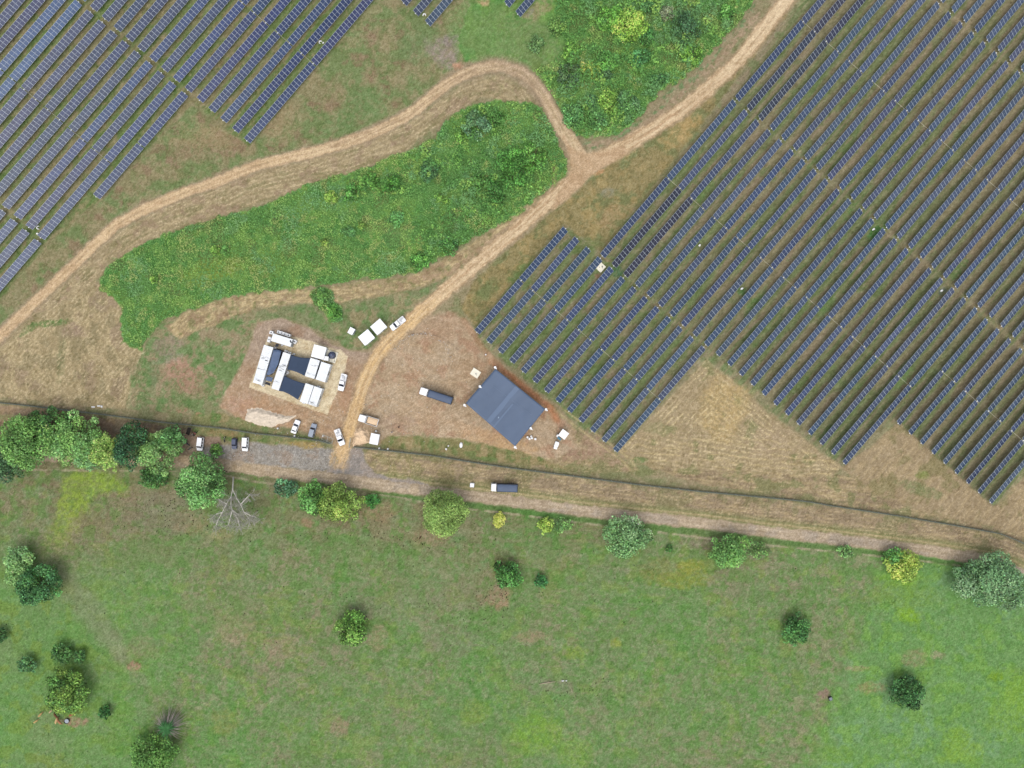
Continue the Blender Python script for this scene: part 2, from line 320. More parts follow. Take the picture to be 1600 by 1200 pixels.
    spot(1443,742,12,8,(122,132,72),.8); spot(1440,765,40,10,(118,128,84),.6,.3); spot(1000,719,14,5,(104,124,74),.8); spot(1010,738,26,6,(122,126,80),.5)
    spot(935,700,52,20,(164,136,114),.7,.6); spot(905,712,30,14,(158,126,106),.7); spot(880,675,24,18,(168,144,112),.7)
    for o in (0, 7):                                            # wheel lines along the field edge
        dl, a1, a2 = pdist(x, y, [(865 + o, 640 - o), (975 + o, 722 - o), (985 + o, 735 - o)])
        put(sm(2.2, .4, dl) * sm(.3, .5, n8) * .7, (188, 172, 126))
    # --- green marsh
    lush = np.maximum(np.maximum(pm(LUSH_A, 2, 6, 8), pm(LUSH_B, 2, 6, 8)), np.maximum(pm(LUSH_C, 2, 2, 6), pm(LUSH_D, 1.5, 1.5, 6)))
    put(lush, (98, 142, 72)); put(lush * sm(.45, .6, n20) * .7, (118, 156, 74)); put(lush * sm(.5, .65, n12) * .6, (76, 130, 62)); put(lush * sm(.6, .7, fb(x, y, 26, 3, 90)) * .6, (108, 118, 70))
    spot(1055,75,34,22,(122,122,76),.5); spot(820,60,46,30,(110,128,82),.5); spot(620,370,22,18,(112,122,84),.5)
    spot(325,425,60,22,(140,156,66),.7,-.2); spot(400,410,60,24,(120,138,60),.4)
    spot(800,60,95,62,(118,138,86),.9); spot(740,40,50,50,(112,140,82),.7); spot(840,14,30,16,(150,138,104),.8,-.7); spot(756,2,10,8,(186,150,118),.8); spot(765,70,34,26,(104,140,76),.4); spot(828,20,9,4,(150,146,140),.6,-.9)
    for ln, w9, c9, a9 in (([(872,292),(846,318),(792,360),(742,396),(692,430),(640,436)],6,(168,143,114),.85),([(1186,22),(1150,62),(1118,98),(1060,152),(1002,200),(968,220),(925,226)],6,(164,142,116),.85),([(1160,75),(1100,135),(1020,205),(975,232),(920,235)],2,(190,176,142),.6),([(868,262),(866,280),(850,305)],5,(160,136,108),.8)):
        dl9 = pdist(x, y, smooth_line(ln, 3))[0]; put(sm(w9, w9 * .4, dl9 + (n8 - .5) * 7) * a9 * sm(.25, .5, n3), c9)
    # --- yards
    yd = pm(YARD, 4, 9)
    sY = fb(x, y, 4, 5, 100, .4, 2.5)
    put(yd, (176, 156, 129)); put(yd * sm(.44, .62, n20) * .7, (164, 140, 110)); put(yd * sm(.5, .64, sY) * .6, (188, 164, 134)); put(yd * sm(.56, .7, n12) * .6, (164, 126, 100))
    spot(690,515,42,24,(168,136,110),.55,-.3); spot(780,690,70,14,(196,162,120),.8,.25); spot(740,672,50,9,(194,160,124),.7,.3); spot(660,645,40,20,(182,154,122),.6,.2); spot(620,660,34,14,(158,132,112),.6)
    spot(640,560,40,30,(178,156,128),.6); spot(720,600,30,24,(176,152,122),.5); spot(735,575,40,20,(160,132,102),.5)
    dR, a1, a2 = pdist(x, y, [(768,566),(800,590),(858,636),(870,655)])
    put(sm(12, 5, dR + n8 * 6) * .9, (168, 122, 88)); put(sm(6, 2, dR + n8 * 6) * .6, (184, 126, 92))
    dR, a1, a2 = pdist(x, y, [(724,500),(755,545),(775,566)]); put(sm(9, 4, dR + n8 * 5) * .7, (164, 128, 98))
    wy = pm(WYARD, 2.5, 4)
    put(wy, (170, 144, 116)); put(wy * sm(580, 545, y) * .7, (162, 145, 130)); put(wy * sm(600, 640, y) * .5, (178, 146, 112)); put(wy * sm(.5, .62, n3) * .45, (184, 164, 140)); put(wy * sm(.5, .66, n20) * .6, (156, 126, 100)); put(wy * sm(.5, .64, n8) * sm(600, 640, y) * .7, (186, 148, 114))
    spot(372,632,24,18,(178,146,126),.6); spot(520,555,30,8,(170,130,104),.7,.4); spot(430,642,60,9,(176,140,108),.7,.15); spot(545,620,16,26,(172,134,104),.7)
    for cx, cy, r, wv in ((700,560,60,.5),(690,575,84,.5),(720,640,46,.4),(640,700,90,.5),(760,760,120,.5),(480,720,70,.6),(440,760,110,.6),(560,520,150,.5)):
        rr = np.hypot(x - cx, y - cy); an_ = np.arctan2(y - cy, x - cx); q = fb(an_ * r * .9, rr, 2.0, 3, 330 + r, 0, 16)
        put(sm(26, 12, abs(rr - r)) * sm(.52, .62, q) * np.maximum(yd, wy) * wv * .5, (202, 180, 150)); put(sm(26, 12, abs(rr - r)) * sm(.47, .38, q) * np.maximum(yd, wy) * wv * .4, (150, 128, 102))
    dl9 = pdist(x, y, smooth_line([(606,540),(622,527),(650,521),(680,524),(700,534),(716,546)], 4))[0]; put(sm(2.2, .6, dl9 + (n8 - .5) * 5) * sm(.45, .6, n3) * .6, (118, 98, 80))
    # cream gravel pad under the cabins
    pad = pm([(417,530),(430,521),(463,527),(482,532),(491,535),(529,547),(534,548),(543,557),(536,590),(511,648),(389,605)], .6, 1.0, 5)
    put(pad, (222, 206, 172)); put(pad * sm(.5, .66, n3) * .5, (186, 166, 132)); put(pad * sm(.55, .7, n8) * .5, (184, 160, 118)); put(pad * sm(.55, .65, n1) * .3, (222, 206, 172))
    # rough grass along the inside of the fence
    g = pm([(296,668),(300,650),(350,645),(375,655),(420,668),(500,684),(516,690),(470,690),(440,698),(400,692),(330,690),(300,684)], 2, 5)
    put(g * .9, (128, 130, 86)); put(g * sm(.5, .62, n8) * .8, (100, 128, 70)); put(g * sm(.5, .66, n12) * .7, (160, 142, 104))
    g = pm([(596,690),(610,682),(700,684),(760,694),(830,712),(900,736),(800,724),(700,712),(600,700)], 2, 5)
    put(g * .9, (134, 128, 86)); put(g * sm(.5, .62, n8) * .8, (108, 122, 72)); put(g * sm(.52, .66, n12) * .6, (168, 146, 110))
    spot(478,695,26,8,(170,146,92),.9,.15); spot(480,686,22,5,(92,118,62),.7); spot(760,718,20,4,(96,128,66),.7,.15); spot(690,696,14,8,(112,120,76),.6)
    0; fen_l = np.minimum(pdist(x, y, FENCE_W)[0], pdist(x, y, FENCE_E)[0])
    put(sm(4, 1, fen_l) * .4, (118, 116, 98))
    put((fen_l < 9) * (gS < 0) * sm(.45, .6, n8) * .4, (120, 122, 84))
    # brown verge between west fence and south road
    g = pm([(-100,632),(0,634),(160,652),(300,670),(305,690),(300,712),(200,708),(0,700),(-100,694)], 2, 3)
    put(g, (132, 112, 92)); put(g * sm(.5, .64, n12) * .6, (150, 132, 96)); put(g * sm(.5, .62, n8) * .5, (112, 104, 88))
    spot(20,640,60,6,(176,150,120),.6,.08); spot(15,652,50,5,(122,130,84),.6)
    g = pm([(288,672),(300,680),(345,682),(345,700),(330,706),(296,704)], 2, 3); put(g, (154, 132, 112)); spot(305,700,24,8,(120,118,100),.5)
    spot(350,678,30,6,(156,132,92),.7,.1)
    ap = pm([(318,700),(350,694),(392,690),(470,698),(520,702),(527,726),(500,738),(430,730),(340,720),(312,712)], 2, 5)
    put(ap, (154, 147, 136)); put(ap * sm(.5, .64, n8) * .4, (138, 135, 130)); put(ap * sm(.62, .74, n1) * .35, (186, 182, 176)); put(ap * sm(.55, .66, n20) * .5, (158, 136, 116))
    ap = pm([(548,702),(566,700),(572,722),(588,742),(640,750),(668,758),(620,766),(540,754),(505,740),(530,722)], 2, 4)
    put(ap, (158, 146, 134)); put(ap * sm(.5, .62, n8) * .5, (136, 132, 128)); spot(652,757,12,4,(136,132,126),.8); spot(540,738,26,6,(142,138,134),.7)
    # --- pasture, everything south of the road
    past = sm(-2, 2, np.where(gS > 0, 1, -1) * dS - 9)
    past = past * (y > 600)
    ng = fb(x, y, 46, 4, 110, .3); ng2 = fb(x, y, 16, 5, 114); tu = fb(x, y, 4.5, 4, 118); sP = fb(x, y, 1.8, 2, 119, 1.0, 2.2)
    put(past, (115, 139, 91)); put(past * sm(.47, .62, ng) * .5, (130, 134, 100)); put(past * sm(.46, .6, ng2) * .6, (107, 143, 83))
    put(past * sm(.53, .6, tu) * sm(.42, .58, ng2) * .6, (102, 147, 75)); put(past * sm(.56, .62, fb(x, y, 2.6, 3, 181)) * .45, (94, 134, 76)); put(past * sm(.58, .64, fb(x, y, 2.2, 2, 183, .5, 2)) * .4, (146, 154, 118)); put(past * sm(.58, .7, tu) * sm(.5, .4, ng) * .5, (138, 138, 108)); put(past * sm(.56, .66, fb(x, y, 20, 4, 121)) * .5, (122, 152, 70))
    # distance from the road: browner near it in the west, greener to the east and south
    near = past * sm(240, 20, dS)
    put(near * sm(1150, 700, x) * sm(.36, .54, ng2) * .85, (124, 124, 90)); put(near * sm(.5, .62, ng) * .5 * sm(1100, 900, x), (132, 124, 94))
    st9 = fb(x, y, 3.2, 4, 500, .12, 6); put(past * sm(.54, .62, st9) * sm(.4, .6, fb(x, y, 50, 2, 502)) * .4, (98, 130, 72)); put(past * sm(.46, .38, st9) * sm(.5, .62, fb(x, y, 40, 2, 504)) * .45, (136, 140, 108))
    put(past * sm(.55, .61, fb(x, y, 9, 5, 506)) * sm(.52, .6, fb(x, y, 60, 2, 508)) * .6, (140, 140, 108)); put(past * sm(.56, .61, fb(x, y, 11, 5, 510)) * .5, (92, 136, 64))
    for ln, w9, a9, c9 in (([(84,872),(120,930),(170,985),(215,1050),(300,1200)],6,.45,(134,136,108)),([(150,850),(210,960),(290,1100),(330,1200)],2,.3,(138,138,108)),([(1388,900),(1350,985),(1300,1085),(1262,1150),(1236,1210)],2.2,.55,(96,120,72)),([(1380,898),(1342,983),(1292,1083),(1228,1210)],3,.35,(134,138,100)),
        ([(590,822),(640,832),(720,850),(850,890)],1.6,.4,(148,140,112)),([(0,1108),(50,1116),(120,1130),(200,1090)],1.6,.5,(150,142,112)),([(0,1060),(16,1080)],1.2,.4,(140,150,110)),([(900,880),(1000,893),(1060,900)],1.5,.4,(142,142,114)),([(395,815),(480,822),(560,838)],1.6,.4,(150,140,112)),([(800,812),(830,880),(860,960),(940,1080)],2,.22,(140,142,110))):
        dl9 = pdist(x, y, smooth_line(ln, 3))[0]; put(past * sm(w9 * 1.6, w9 * .5, dl9 + (n8 - .5) * 4) * a9 * sm(.3, .5, n3), c9)
    east = past * sm(-34, 30, (x - 1385) * .92 + (y - 900) * .36 + (ng2 - .5) * 60) * (1 - sm(40, 0, dS) * .2)
    put(east * .7, (108, 156, 88)); put(east * sm(.5, .64, ng) * .6, (118, 158, 112)); put(east * sm(.52, .64, ng2) * .6, (118, 162, 72)); put(east * sm(.54, .62, tu) * .3, (90, 142, 74))
    west = past * sm(330, 60, x + (y < 850) * 200) * sm(850, 930, y)
    put(west * .65, (106, 150, 84)); put(west * sm(.5, .64, ng2) * .6, (118, 146, 66))
    put(past * sm(900, 1150, y) * sm(300, 700, x) * sm(1250, 1000, x) * .18, (104, 140, 84))
    k = pm([(98,742),(140,738),(178,742),(196,768),(150,776),(128,800),(112,835),(96,872),(66,880),(58,866),(84,820),(94,775)], 9, 12); put(k * past * .6 * sm(900, 760, y), (126, 160, 68)); put(k * past * sm(.45, .55, tu) * .6 * sm(880, 790, y), (142, 176, 66))
    k = pm([(90,880),(150,930),(190,1000),(215,1060),(180,1030),(120,960),(85,920)], 8, 8); put(k * past * .5, (136, 140, 110))
    for a in ((1420,962,26,15,(128,172,52),.8),(1405,905,40,14,(120,168,56),.7),(1556,1057,13,8,(120,158,44),.8),(1420,930,60,24,(118,152,62),.5),(1590,1080,26,40,(126,168,60),.6),(1570,1120,34,30,(120,162,62),.6),(1500,1165,36,26,(128,168,60),.6),(1310,1180,34,16,(112,156,62),.6),(1060,905,50,16,(140,150,62),.6),(1035,890,40,20,(134,136,82),.6),(1080,885,22,12,(146,152,62),.6),
              (845,1150,44,34,(130,166,64),.6),(900,1175,30,30,(128,164,66),.5),(900,1020,20,12,(124,154,62),.6),(962,1005,10,8,(140,160,60),.6),(740,1112,26,22,(132,154,70),.5),(775,935,26,18,(158,132,106),.75),(590,998,18,22,(156,142,112),.6),(440,1015,36,20,(152,142,112),.5),(530,1135,18,16,(160,138,114),.6),(830,995,26,10,(160,142,114),.6),(210,1040,12,9,(166,134,112),.8),(222,1012,26,22,(142,136,104),.5),(365,985,34,26,(156,146,112),.5),
              (118,1128,24,9,(164,134,114),.85),(1286,1086,13,11,(152,132,118),.85),(1430,1030,26,16,(150,138,106),.6),(1465,1024,12,7,(168,152,128),.6),(1360,1075,26,10,(156,142,106),.6),(1340,1045,20,5,(166,152,118),.6),(480,816,12,9,(160,134,110),.7),(590,800,34,18,(156,134,106),.6),(300,815,32,24,(154,132,102),.6),(345,835,22,12,(160,142,108),.5),(230,775,60,20,(142,128,102),.5),(670,838,34,16,(152,130,104),.6),(1245,1010,34,8,(152,142,108),.5),(1300,855,60,8,(140,134,104),.6),(1120,850,40,12,(130,116,104),.6),
              (350,1130,22,22,(140,146,84),.6),(330,960,120,30,(106,142,76),.35),(560,860,90,22,(104,138,78),.4),(250,860,70,30,(104,138,78),.4),(700,1000,60,34,(132,130,108),.4),(720,930,70,24,(134,130,104),.4),(620,950,90,24,(130,130,106),.4),(320,800,110,34,(128,126,100),.35),(250,800,60,40,(124,124,104),.35),(860,1070,50,18,(130,128,108),.4)):
        spot(*a[:5], a[5])
    put(past * sm(6, 2, abs(dS - 14.5)) * sm(560, 600, x) * sm(1560, 1500, x) * .85, (92, 126, 68))
    lo9 = fb(x, y, 95, 2, 520); C *= 1 - past[:, None] * np.array([.0, .03, .03]); C += (past * (lo9 - .5) * sm(1400, 1100, x))[:, None] * np.array([16, -8, 10])
    dD, aD, bD = pdist(x, y, DITCH); put(sm(2.4, .8, dD + (n8 - .5) * 2) * sm(.3, .5, fb(x, y, 14, 2, 130)) * .75, (170, 158, 132))
    # --- tracks
    wid = 8 + 3 * sm(300, 900, sW.astype(np.float32)) * 0; e = (fb(x, y, 7, 3, 140) - .5) * 5
    shoulder = sm(22, 8, dW + e); put(shoulder * sm(330, 200, sW) * .8, (150, 132, 108)); put(sm(14, 8, dW + e) * .8, (156, 138, 112))
    rut = fb(sW, dW * gW + wq * .3, 1.8, 4, 142, 0, 16); tone = sm(.35, .65, fb(sW, dW, 60, 2, 144))
    put(sm(9.5, 7, dW + e), (188, 162, 128)); put(sm(8, 5, dW + e) * sm(.45, .56, rut) * .8, (210, 186, 148)); put(sm(8, 5, dW + e) * sm(.46, .36, rut) * .5, (166, 142, 112))
    put(sm(9.5, 7, dW + e) * sm(330, 160, sW) * sm(90, 140, sW) * .5, (154, 136, 114)); put(sm(12, 9, dW + e * .5) * sm(110, 70, sW), (190, 166, 132)); put(sm(10, 7, dW + e * .5) * sm(110, 70, sW) * sm(.45, .58, rut) * .6, (212, 190, 154)); put(sm(7, 4, dW + e) * sm(520, 600, sW) * .5, (204, 174, 134))
    put(sm(2.2, .8, abs(dW - 5)) * sm(.35, .6, rut) * sm(330, 120, sW) * .6, (190, 166, 140))
    for cx, cy, r in ((870,190,6),(876,200,4),(868,206,4),(862,175,4)): spot(cx, cy, r, r * .7, (206,184,152), .8, .9)
    # main track
    e = (fb(x, y, 8, 3, 150) - .5) * 7 + 16 * sm(696, 728, y) * sm(.35, .65, fb(x, y, 5, 3, 151)) + 8 * sm(712, 728, y) + 14 * sm(722, 736, y); wM = 11 + 6 * sm(620, 700, sM) * sm(860, 760, sM) * 0
    rut = fb(sM, dM * gM + wq * .4, 1.9, 4, 152, 0, 15); put(sm(17, 11, dM + e) * .7, (162, 140, 112))
    put(sm(wM + 1, wM - 2, dM + e), (196, 170, 134)); put(sm(11, 6, dM + e) * sm(.45, .56, rut) * .8, (216, 192, 156)); put(sm(10, 6, dM + e) * sm(.46, .36, rut) * .55, (180, 148, 114))
    put(sm(11, 6, dM + e) * sm(430, 200, sM) * .5, (222, 200, 164)); put(sm(11, 6, dM + e) * sm(820, 960, sM) * .6, (208, 174, 124)); put(sm(11, 6, dM + e) * sm(820, 960, sM) * sm(.5, .62, rut) * .6, (224, 188, 134))
    put(sm(2.4, .8, abs(dM - 4.6)) * sm(.35, .6, n12) * .45, (218, 196, 160)); put(sm(2.2, .8, dM) * sm(.45, .6, n8) * .45, (166, 142, 110)); put(sm(1.8, .6, dW) * sm(.45, .6, n8) * .5, (158, 138, 106)); put(sm(2, .7, abs(dW - 4)) * sm(.35, .6, n12) * .45, (214, 190, 150)); put(sm(1.8, .6, abs(dM - 9.5)) * sm(.4, .55, n12) * .4, (150, 126, 98))
    jn = pm([(880,212),(896,232),(915,240),(955,236),(975,226),(985,240),(930,268),(890,310),(862,330),(872,300),(888,275),(890,250)], 3, 3)
    put(jn * .9, (190, 162, 128)); put(jn * sm(.5, .62, n8) * .5, (176, 146, 112)); spot(936,270,10,4,(196,150,110),.8,-.5)
    # curving vehicle marks in the yards
    for cx, cy, r in ((470,760,108),(474,764,100),(700,520,78),(640,600,62),(596,690,66)):
        dd = abs(np.hypot(x - cx, y - cy) - r); put(sm(1.6, .4, dd) * np.maximum(yd, wy) * (1 - pad) * .35, (196, 168, 132))
    # south road
    e = (fb(x, y, 9, 3, 160) - .5) * 4; rut = fb(sS, dS * gS + wq * .3, 1.8, 4, 162, 0, 14)
    put(sm(10.5, 7.5, dS + e * 1.6), (170, 152, 127)); put(sm(9, 5, dS + e) * sm(.44, .6, rut) * .6, (192, 174, 146)); put(sm(9, 5, dS + e) * sm(.46, .3, rut) * .45, (152, 134, 114)); put(sm(3, 1, abs(dS - 3.8)) * .35 * sm(.3, .6, n12), (200, 184, 160))
    put(sm(9, 5, dS + e) * sm(520, 300, x) * .7, (178, 156, 124)); put(sm(9, 5, dS + e) * sm(.5, .64, n20) * .35, (150, 142, 134)); put(sm(9, 5, dS + e) * sm(.62, .72, n8) * .4, (196, 176, 152))
    spot(647,767,10,3.5,(206,186,156),.9,.05); spot(437,747,10,3,(204,176,142),.9,.1)
    fan = pm([(520,694),(550,696),(546,712),(542,728),(534,733),(524,730),(514,722)], 5, 9, 9); put(fan * .45, (200, 168, 124)); put(fan * sm(.5, .62, fb(x, y, 2, 3, 155, 1.9, 6)) * .6, (218, 186, 140))
    # fine grain
    gl_ = np.asarray(n1 * .5 + n3 * .5 - .5)
    C += gl_[:, None] * (34 * (1 - .2 * past[:, None])) * (1 - .4 * np.maximum(yd, wy)[:, None])
    C += (fb(x, y, .9, 1, 170) - .5)[:, None] * 30
    C += (fb(x, y, 5, 3, 172) - .5)[:, None] * 22
    # relief
    Hh = (n20 - .5) * .5 + (n8 - .5) * .25 + (n3 - .5) * .1 * (1 + lush * 3)
    Hh = Hh * (1 - pad) * (1 - .8 * sm(12, 6, np.minimum(np.minimum(dM, dW), dS)))
    return np.clip(C, 20, 250), Hh, lush, past
# ------------------------------------------------------------------ the land
def set_mesh(name, V, F, mats, colour=None, smooth=False):
    me = bpy.data.meshes.new(name); me.vertices.add(len(V)); me.vertices.foreach_set('co', V.astype(np.float32).ravel())
    k = F.shape[1]; me.loops.add(F.size); me.loops.foreach_set('vertex_index', F.astype(np.int32).ravel())
    me.polygons.add(len(F)); me.polygons.foreach_set('loop_start', np.arange(0, F.size, k, dtype=np.int32))
    if smooth: me.polygons.foreach_set('use_smooth', np.ones(len(F), bool))
    me.materials.append(mats); me.update(calc_edges=True)
    if colour is not None:
        a = me.color_attributes.new("Col", 'FLOAT_COLOR', 'POINT'); c = np.ones((len(V), 4), np.float32); c[:, :3] = colour
        a.data.foreach_set('color', c.ravel())
    return me
def axis(a, step):
    m = np.arange(-a, a + step / 2, step); e = []; g = step; p = a
    while p < 4200: g *= 1.35; p += g; e.append(p)
    e = np.array(e); return np.concatenate([-e[::-1], m, e])
gx = axis(167, 0.33); gy = axis(127, 0.33)
GX, GY = np.meshgrid(gx, gy); fx_ = GX.ravel(); fy_ = GY.ravel()
cx_ = fx_; cy_ = fy_
C_, H_, LU_, PA_ = ground_colour(800 + cx_ / S, 600 - cy_ / S)
nx_, ny_ = len(gx), len(gy)
ii = (np.arange(ny_ - 1)[:, None] * nx_ + np.arange(nx_ - 1)[None, :]).ravel()
F_ = np.stack([ii, ii + 1, ii + nx_ + 1, ii + nx_], 1)
M_ground = vcmat("land", 0.78, 1.22, 2.4, 5.0, 0.97, 0.35)
me = set_mesh("ground", np.stack([fx_, fy_, H_ * 0.6 - 0.12], 1), F_, M_ground, np.clip(lin(C_) / GAIN, .004, .9), True)
go = bpy.data.objects.new("ground", me); COL.objects.link(go); tag(go, kind='structure')
# ------------------------------------------------------------------ solar tables
M_frame = mat("silver panel frame", (188, 197, 206), .55, .4, .2)
M_steel = mat("galvanised steel", (170, 172, 168), .5, .4, .6, .15, 2)
M_pip = mat("white bearing cap", (236, 238, 240), .5, .4)
def glass_mat():
    m = bpy.data.materials.new("solar cells"); m.use_nodes = True; n = m.node_tree.nodes; l = m.node_tree.links
    b = n["Principled BSDF"]; b.inputs['Roughness'].default_value = .14; b.inputs['Specular IOR Level'].default_value = .22
    oi = n.new("ShaderNodeObjectInfo"); g = n.new("ShaderNodeNewGeometry")
    t = n.new("ShaderNodeTexNoise"); t.inputs['Scale'].default_value = .55; t.inputs['Detail'].default_value = 1
    l.new(g.outputs['Position'], t.inputs['Vector'])
    r = n.new("ShaderNodeMapRange"); r.inputs[1].default_value = .3; r.inputs[2].default_value = .7; r.inputs[3].default_value = .84; r.inputs[4].default_value = 1.14
    l.new(t.outputs[0], r.inputs[0])
    mx = n.new("ShaderNodeVectorMath"); mx.operation = 'SCALE'; l.new(oi.outputs['Color'], mx.inputs[0]); l.new(r.outputs[0], mx.inputs['Scale'])
    l.new(mx.outputs[0], b.inputs['Base Color']); return m
M_cell = glass_mat()
TILT = radians(27.5); AXZ = 1.5; MP = 6.57 * S * (1 - AXZ / HC); MW = 2.3
def table_parts(n):
    """n modules in one line; the axis runs along x, the face tips towards -y"""
    L = n * MP; a = MB()
    R = Matrix.Rotation(TILT, 3, 'X')       # +y edge high
    def T(x, y, z): q = R @ Vector((0, y, z)); return (x, q.y, q.z + AXZ)
    for i in range(n):
        x0 = -L / 2 + i * MP + .01; x1 = x0 + MP - .02; y0, y1 = -MW / 2, MW / 2
        vs = [T(x, y, z) for z in (.06, .1) for x, y in ((x0, y0), (x1, y0), (x1, y1), (x0, y1))]
        a.quadmesh(vs, [(3, 2, 1, 0), (4, 5, 6, 7), (0, 1, 5, 4), (1, 2, 6, 5), (2, 3, 7, 6), (3, 0, 4, 7)], 0)
        for ya, yb in ((y0 + .04, -.016), (.016, y1 - .04)):
            a.quadmesh([T(x0 + .048, ya, .104), T(x1 - .048, ya, .104), T(x1 - .048, yb, .104), T(x0 + .048, yb, .104)], [(0, 1, 2, 3)], 1)
    tube = MB().tube([(-L / 2 - .25, 0, AXZ - .02), (L / 2 + .25, 0, AXZ - .02)], .07, 8)
    capm = MB().box((0, 0, AXZ + .1), (.22, .26, .26)); 
    post = MB().box((0, 0, AXZ / 2 - .3), (.1, .16, AXZ + .4))
    return a, tube, capm, post, L
PROTO = {}
def make_table(n):
    a, tb, cp, ps, L = table_parts(n)
    root = empty('solar_table', (0, 0, 0)); a.build('panel_strip', [M_frame, M_cell], root); tb.build('torque_tube', M_steel, root)
    c1 = cp.build('bearing_cap', M_pip, root, loc=(-L / 2 - .12, 0, 0))
    c2 = c1.copy(); COL.objects.link(c2); c2.location.x = L / 2 + .12; c2.parent = root
    p0 = None
    npst = 4 if n <= 16 else 6
    for i in range(npst):
        x = -L / 2 + L * (i + .5) / npst
        if p0 is None: p0 = ps.build('post', M_steel, root, loc=(x, 0, 0))
        else: q = p0.copy(); COL.objects.link(q); q.parent = root; q.location.x = x
    return root, L
ORD = ['zeroth','first','second','third','fourth','fifth','sixth','seventh','eighth','ninth','tenth','eleventh','twelfth','thirteenth','fourteenth','fifteenth','sixteenth','seventeenth','eighteenth','nineteenth','twentieth']
def ordn(k):
    if k <= 20: return ORD[k]
    t = {2: 'twenty', 3: 'thirty', 4: 'forty'}[k // 10]
    return {20: 'twentieth', 30: 'thirtieth', 40: 'fortieth'}[k // 10 * 10] if k % 10 == 0 else t + '-' + ORD[k % 10]
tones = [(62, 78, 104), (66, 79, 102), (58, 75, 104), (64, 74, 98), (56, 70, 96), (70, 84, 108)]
ntab = 0
def put_table(u0, u1, v, label, group, tone=None):
    global ntab
    n = int(round((u1 - u0) / 6.57)); um = (u0 + u1) / 2
    x = um * CU + v * SU; y = -um * SU + v * CU; hl = n * 6.57 / 2
    ex = [x - hl * CU, x + hl * CU]; ey = [y + hl * SU, y - hl * SU]
    if max(ex) < -25 or min(ex) > 1625 or max(ey) < -25 or min(ey) > 1225: return
    # nothing of it in view
    t = np.linspace(-1, 1, 41); X = x + hl * CU * t; Y = y - hl * SU * t
    if not np.any((X > -8) & (X < 1608) & (Y > -8) & (Y < 1208)): return
    if n not in PROTO:
        PROTO[n], _ = make_table(n); o = PROTO[n]
    else: o = tree_copy(PROTO[n])
    X, Y = P(x, y, AXZ); o.location = (X, Y, 0); o.rotation_euler = (0, 0, TH)
    tag(o, label, 'solar panels', group)
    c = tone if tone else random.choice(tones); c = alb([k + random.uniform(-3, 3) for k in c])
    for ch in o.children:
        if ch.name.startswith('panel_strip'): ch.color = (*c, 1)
    ntab += 1
GR, GL_ = 'solar panel tables of the right-hand field', 'solar panel tables of the upper left field'
def rl(k, blk, half): return f"long blue solar table, {ordn(k + 1)} row from the road, right field, {blk} block, {half} half"
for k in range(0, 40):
    v = 903.5 + 23.68 * k; dk = (50, 52, 66) if k in (4, 5) else None  # dark rows: their different reflection is painted into the cell colour
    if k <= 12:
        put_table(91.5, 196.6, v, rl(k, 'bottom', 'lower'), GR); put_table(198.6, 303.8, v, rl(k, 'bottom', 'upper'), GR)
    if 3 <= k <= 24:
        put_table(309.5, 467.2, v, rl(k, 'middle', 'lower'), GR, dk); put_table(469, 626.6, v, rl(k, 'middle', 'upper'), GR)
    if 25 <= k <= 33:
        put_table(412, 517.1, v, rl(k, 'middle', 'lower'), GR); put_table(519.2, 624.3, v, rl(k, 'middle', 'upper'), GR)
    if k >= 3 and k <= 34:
        put_table(632.5, 790.2, v, rl(k, 'upper', 'lower'), GR, (56, 60, 76) if k in (4, 5) else None)  # same two rows, reflection difference painted as a darker tone
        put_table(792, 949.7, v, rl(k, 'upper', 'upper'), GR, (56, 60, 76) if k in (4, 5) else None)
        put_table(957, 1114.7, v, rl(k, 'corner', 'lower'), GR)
def ll(j, blk, half): return f"long blue solar table, {ordn(j)} row from the grass, left field, {blk} block, {half} half"
LT = [(52, 67, 102), (49, 62, 95), (54, 72, 108), (57, 68, 98)]  # bluer cells: the sky sheen on this field is painted into the colour
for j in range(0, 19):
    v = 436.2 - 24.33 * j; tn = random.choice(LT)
    if j in (14, 15): tn = (60, 84, 124)  # two lighter blue rows, sky reflection put into the cell colour
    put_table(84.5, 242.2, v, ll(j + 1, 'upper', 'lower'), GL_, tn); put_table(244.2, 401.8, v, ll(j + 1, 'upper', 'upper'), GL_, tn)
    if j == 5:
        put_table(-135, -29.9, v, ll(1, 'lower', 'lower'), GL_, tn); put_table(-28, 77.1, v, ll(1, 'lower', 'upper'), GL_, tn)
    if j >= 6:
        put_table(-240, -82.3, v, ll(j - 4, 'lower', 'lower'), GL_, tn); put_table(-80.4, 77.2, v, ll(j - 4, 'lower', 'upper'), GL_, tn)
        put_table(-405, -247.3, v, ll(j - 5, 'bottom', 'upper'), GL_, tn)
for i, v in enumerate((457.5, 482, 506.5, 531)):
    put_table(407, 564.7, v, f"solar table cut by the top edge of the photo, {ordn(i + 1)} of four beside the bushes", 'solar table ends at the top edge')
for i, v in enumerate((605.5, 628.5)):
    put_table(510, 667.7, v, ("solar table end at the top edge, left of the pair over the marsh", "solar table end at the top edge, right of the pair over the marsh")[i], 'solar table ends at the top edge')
print("tables", ntab)
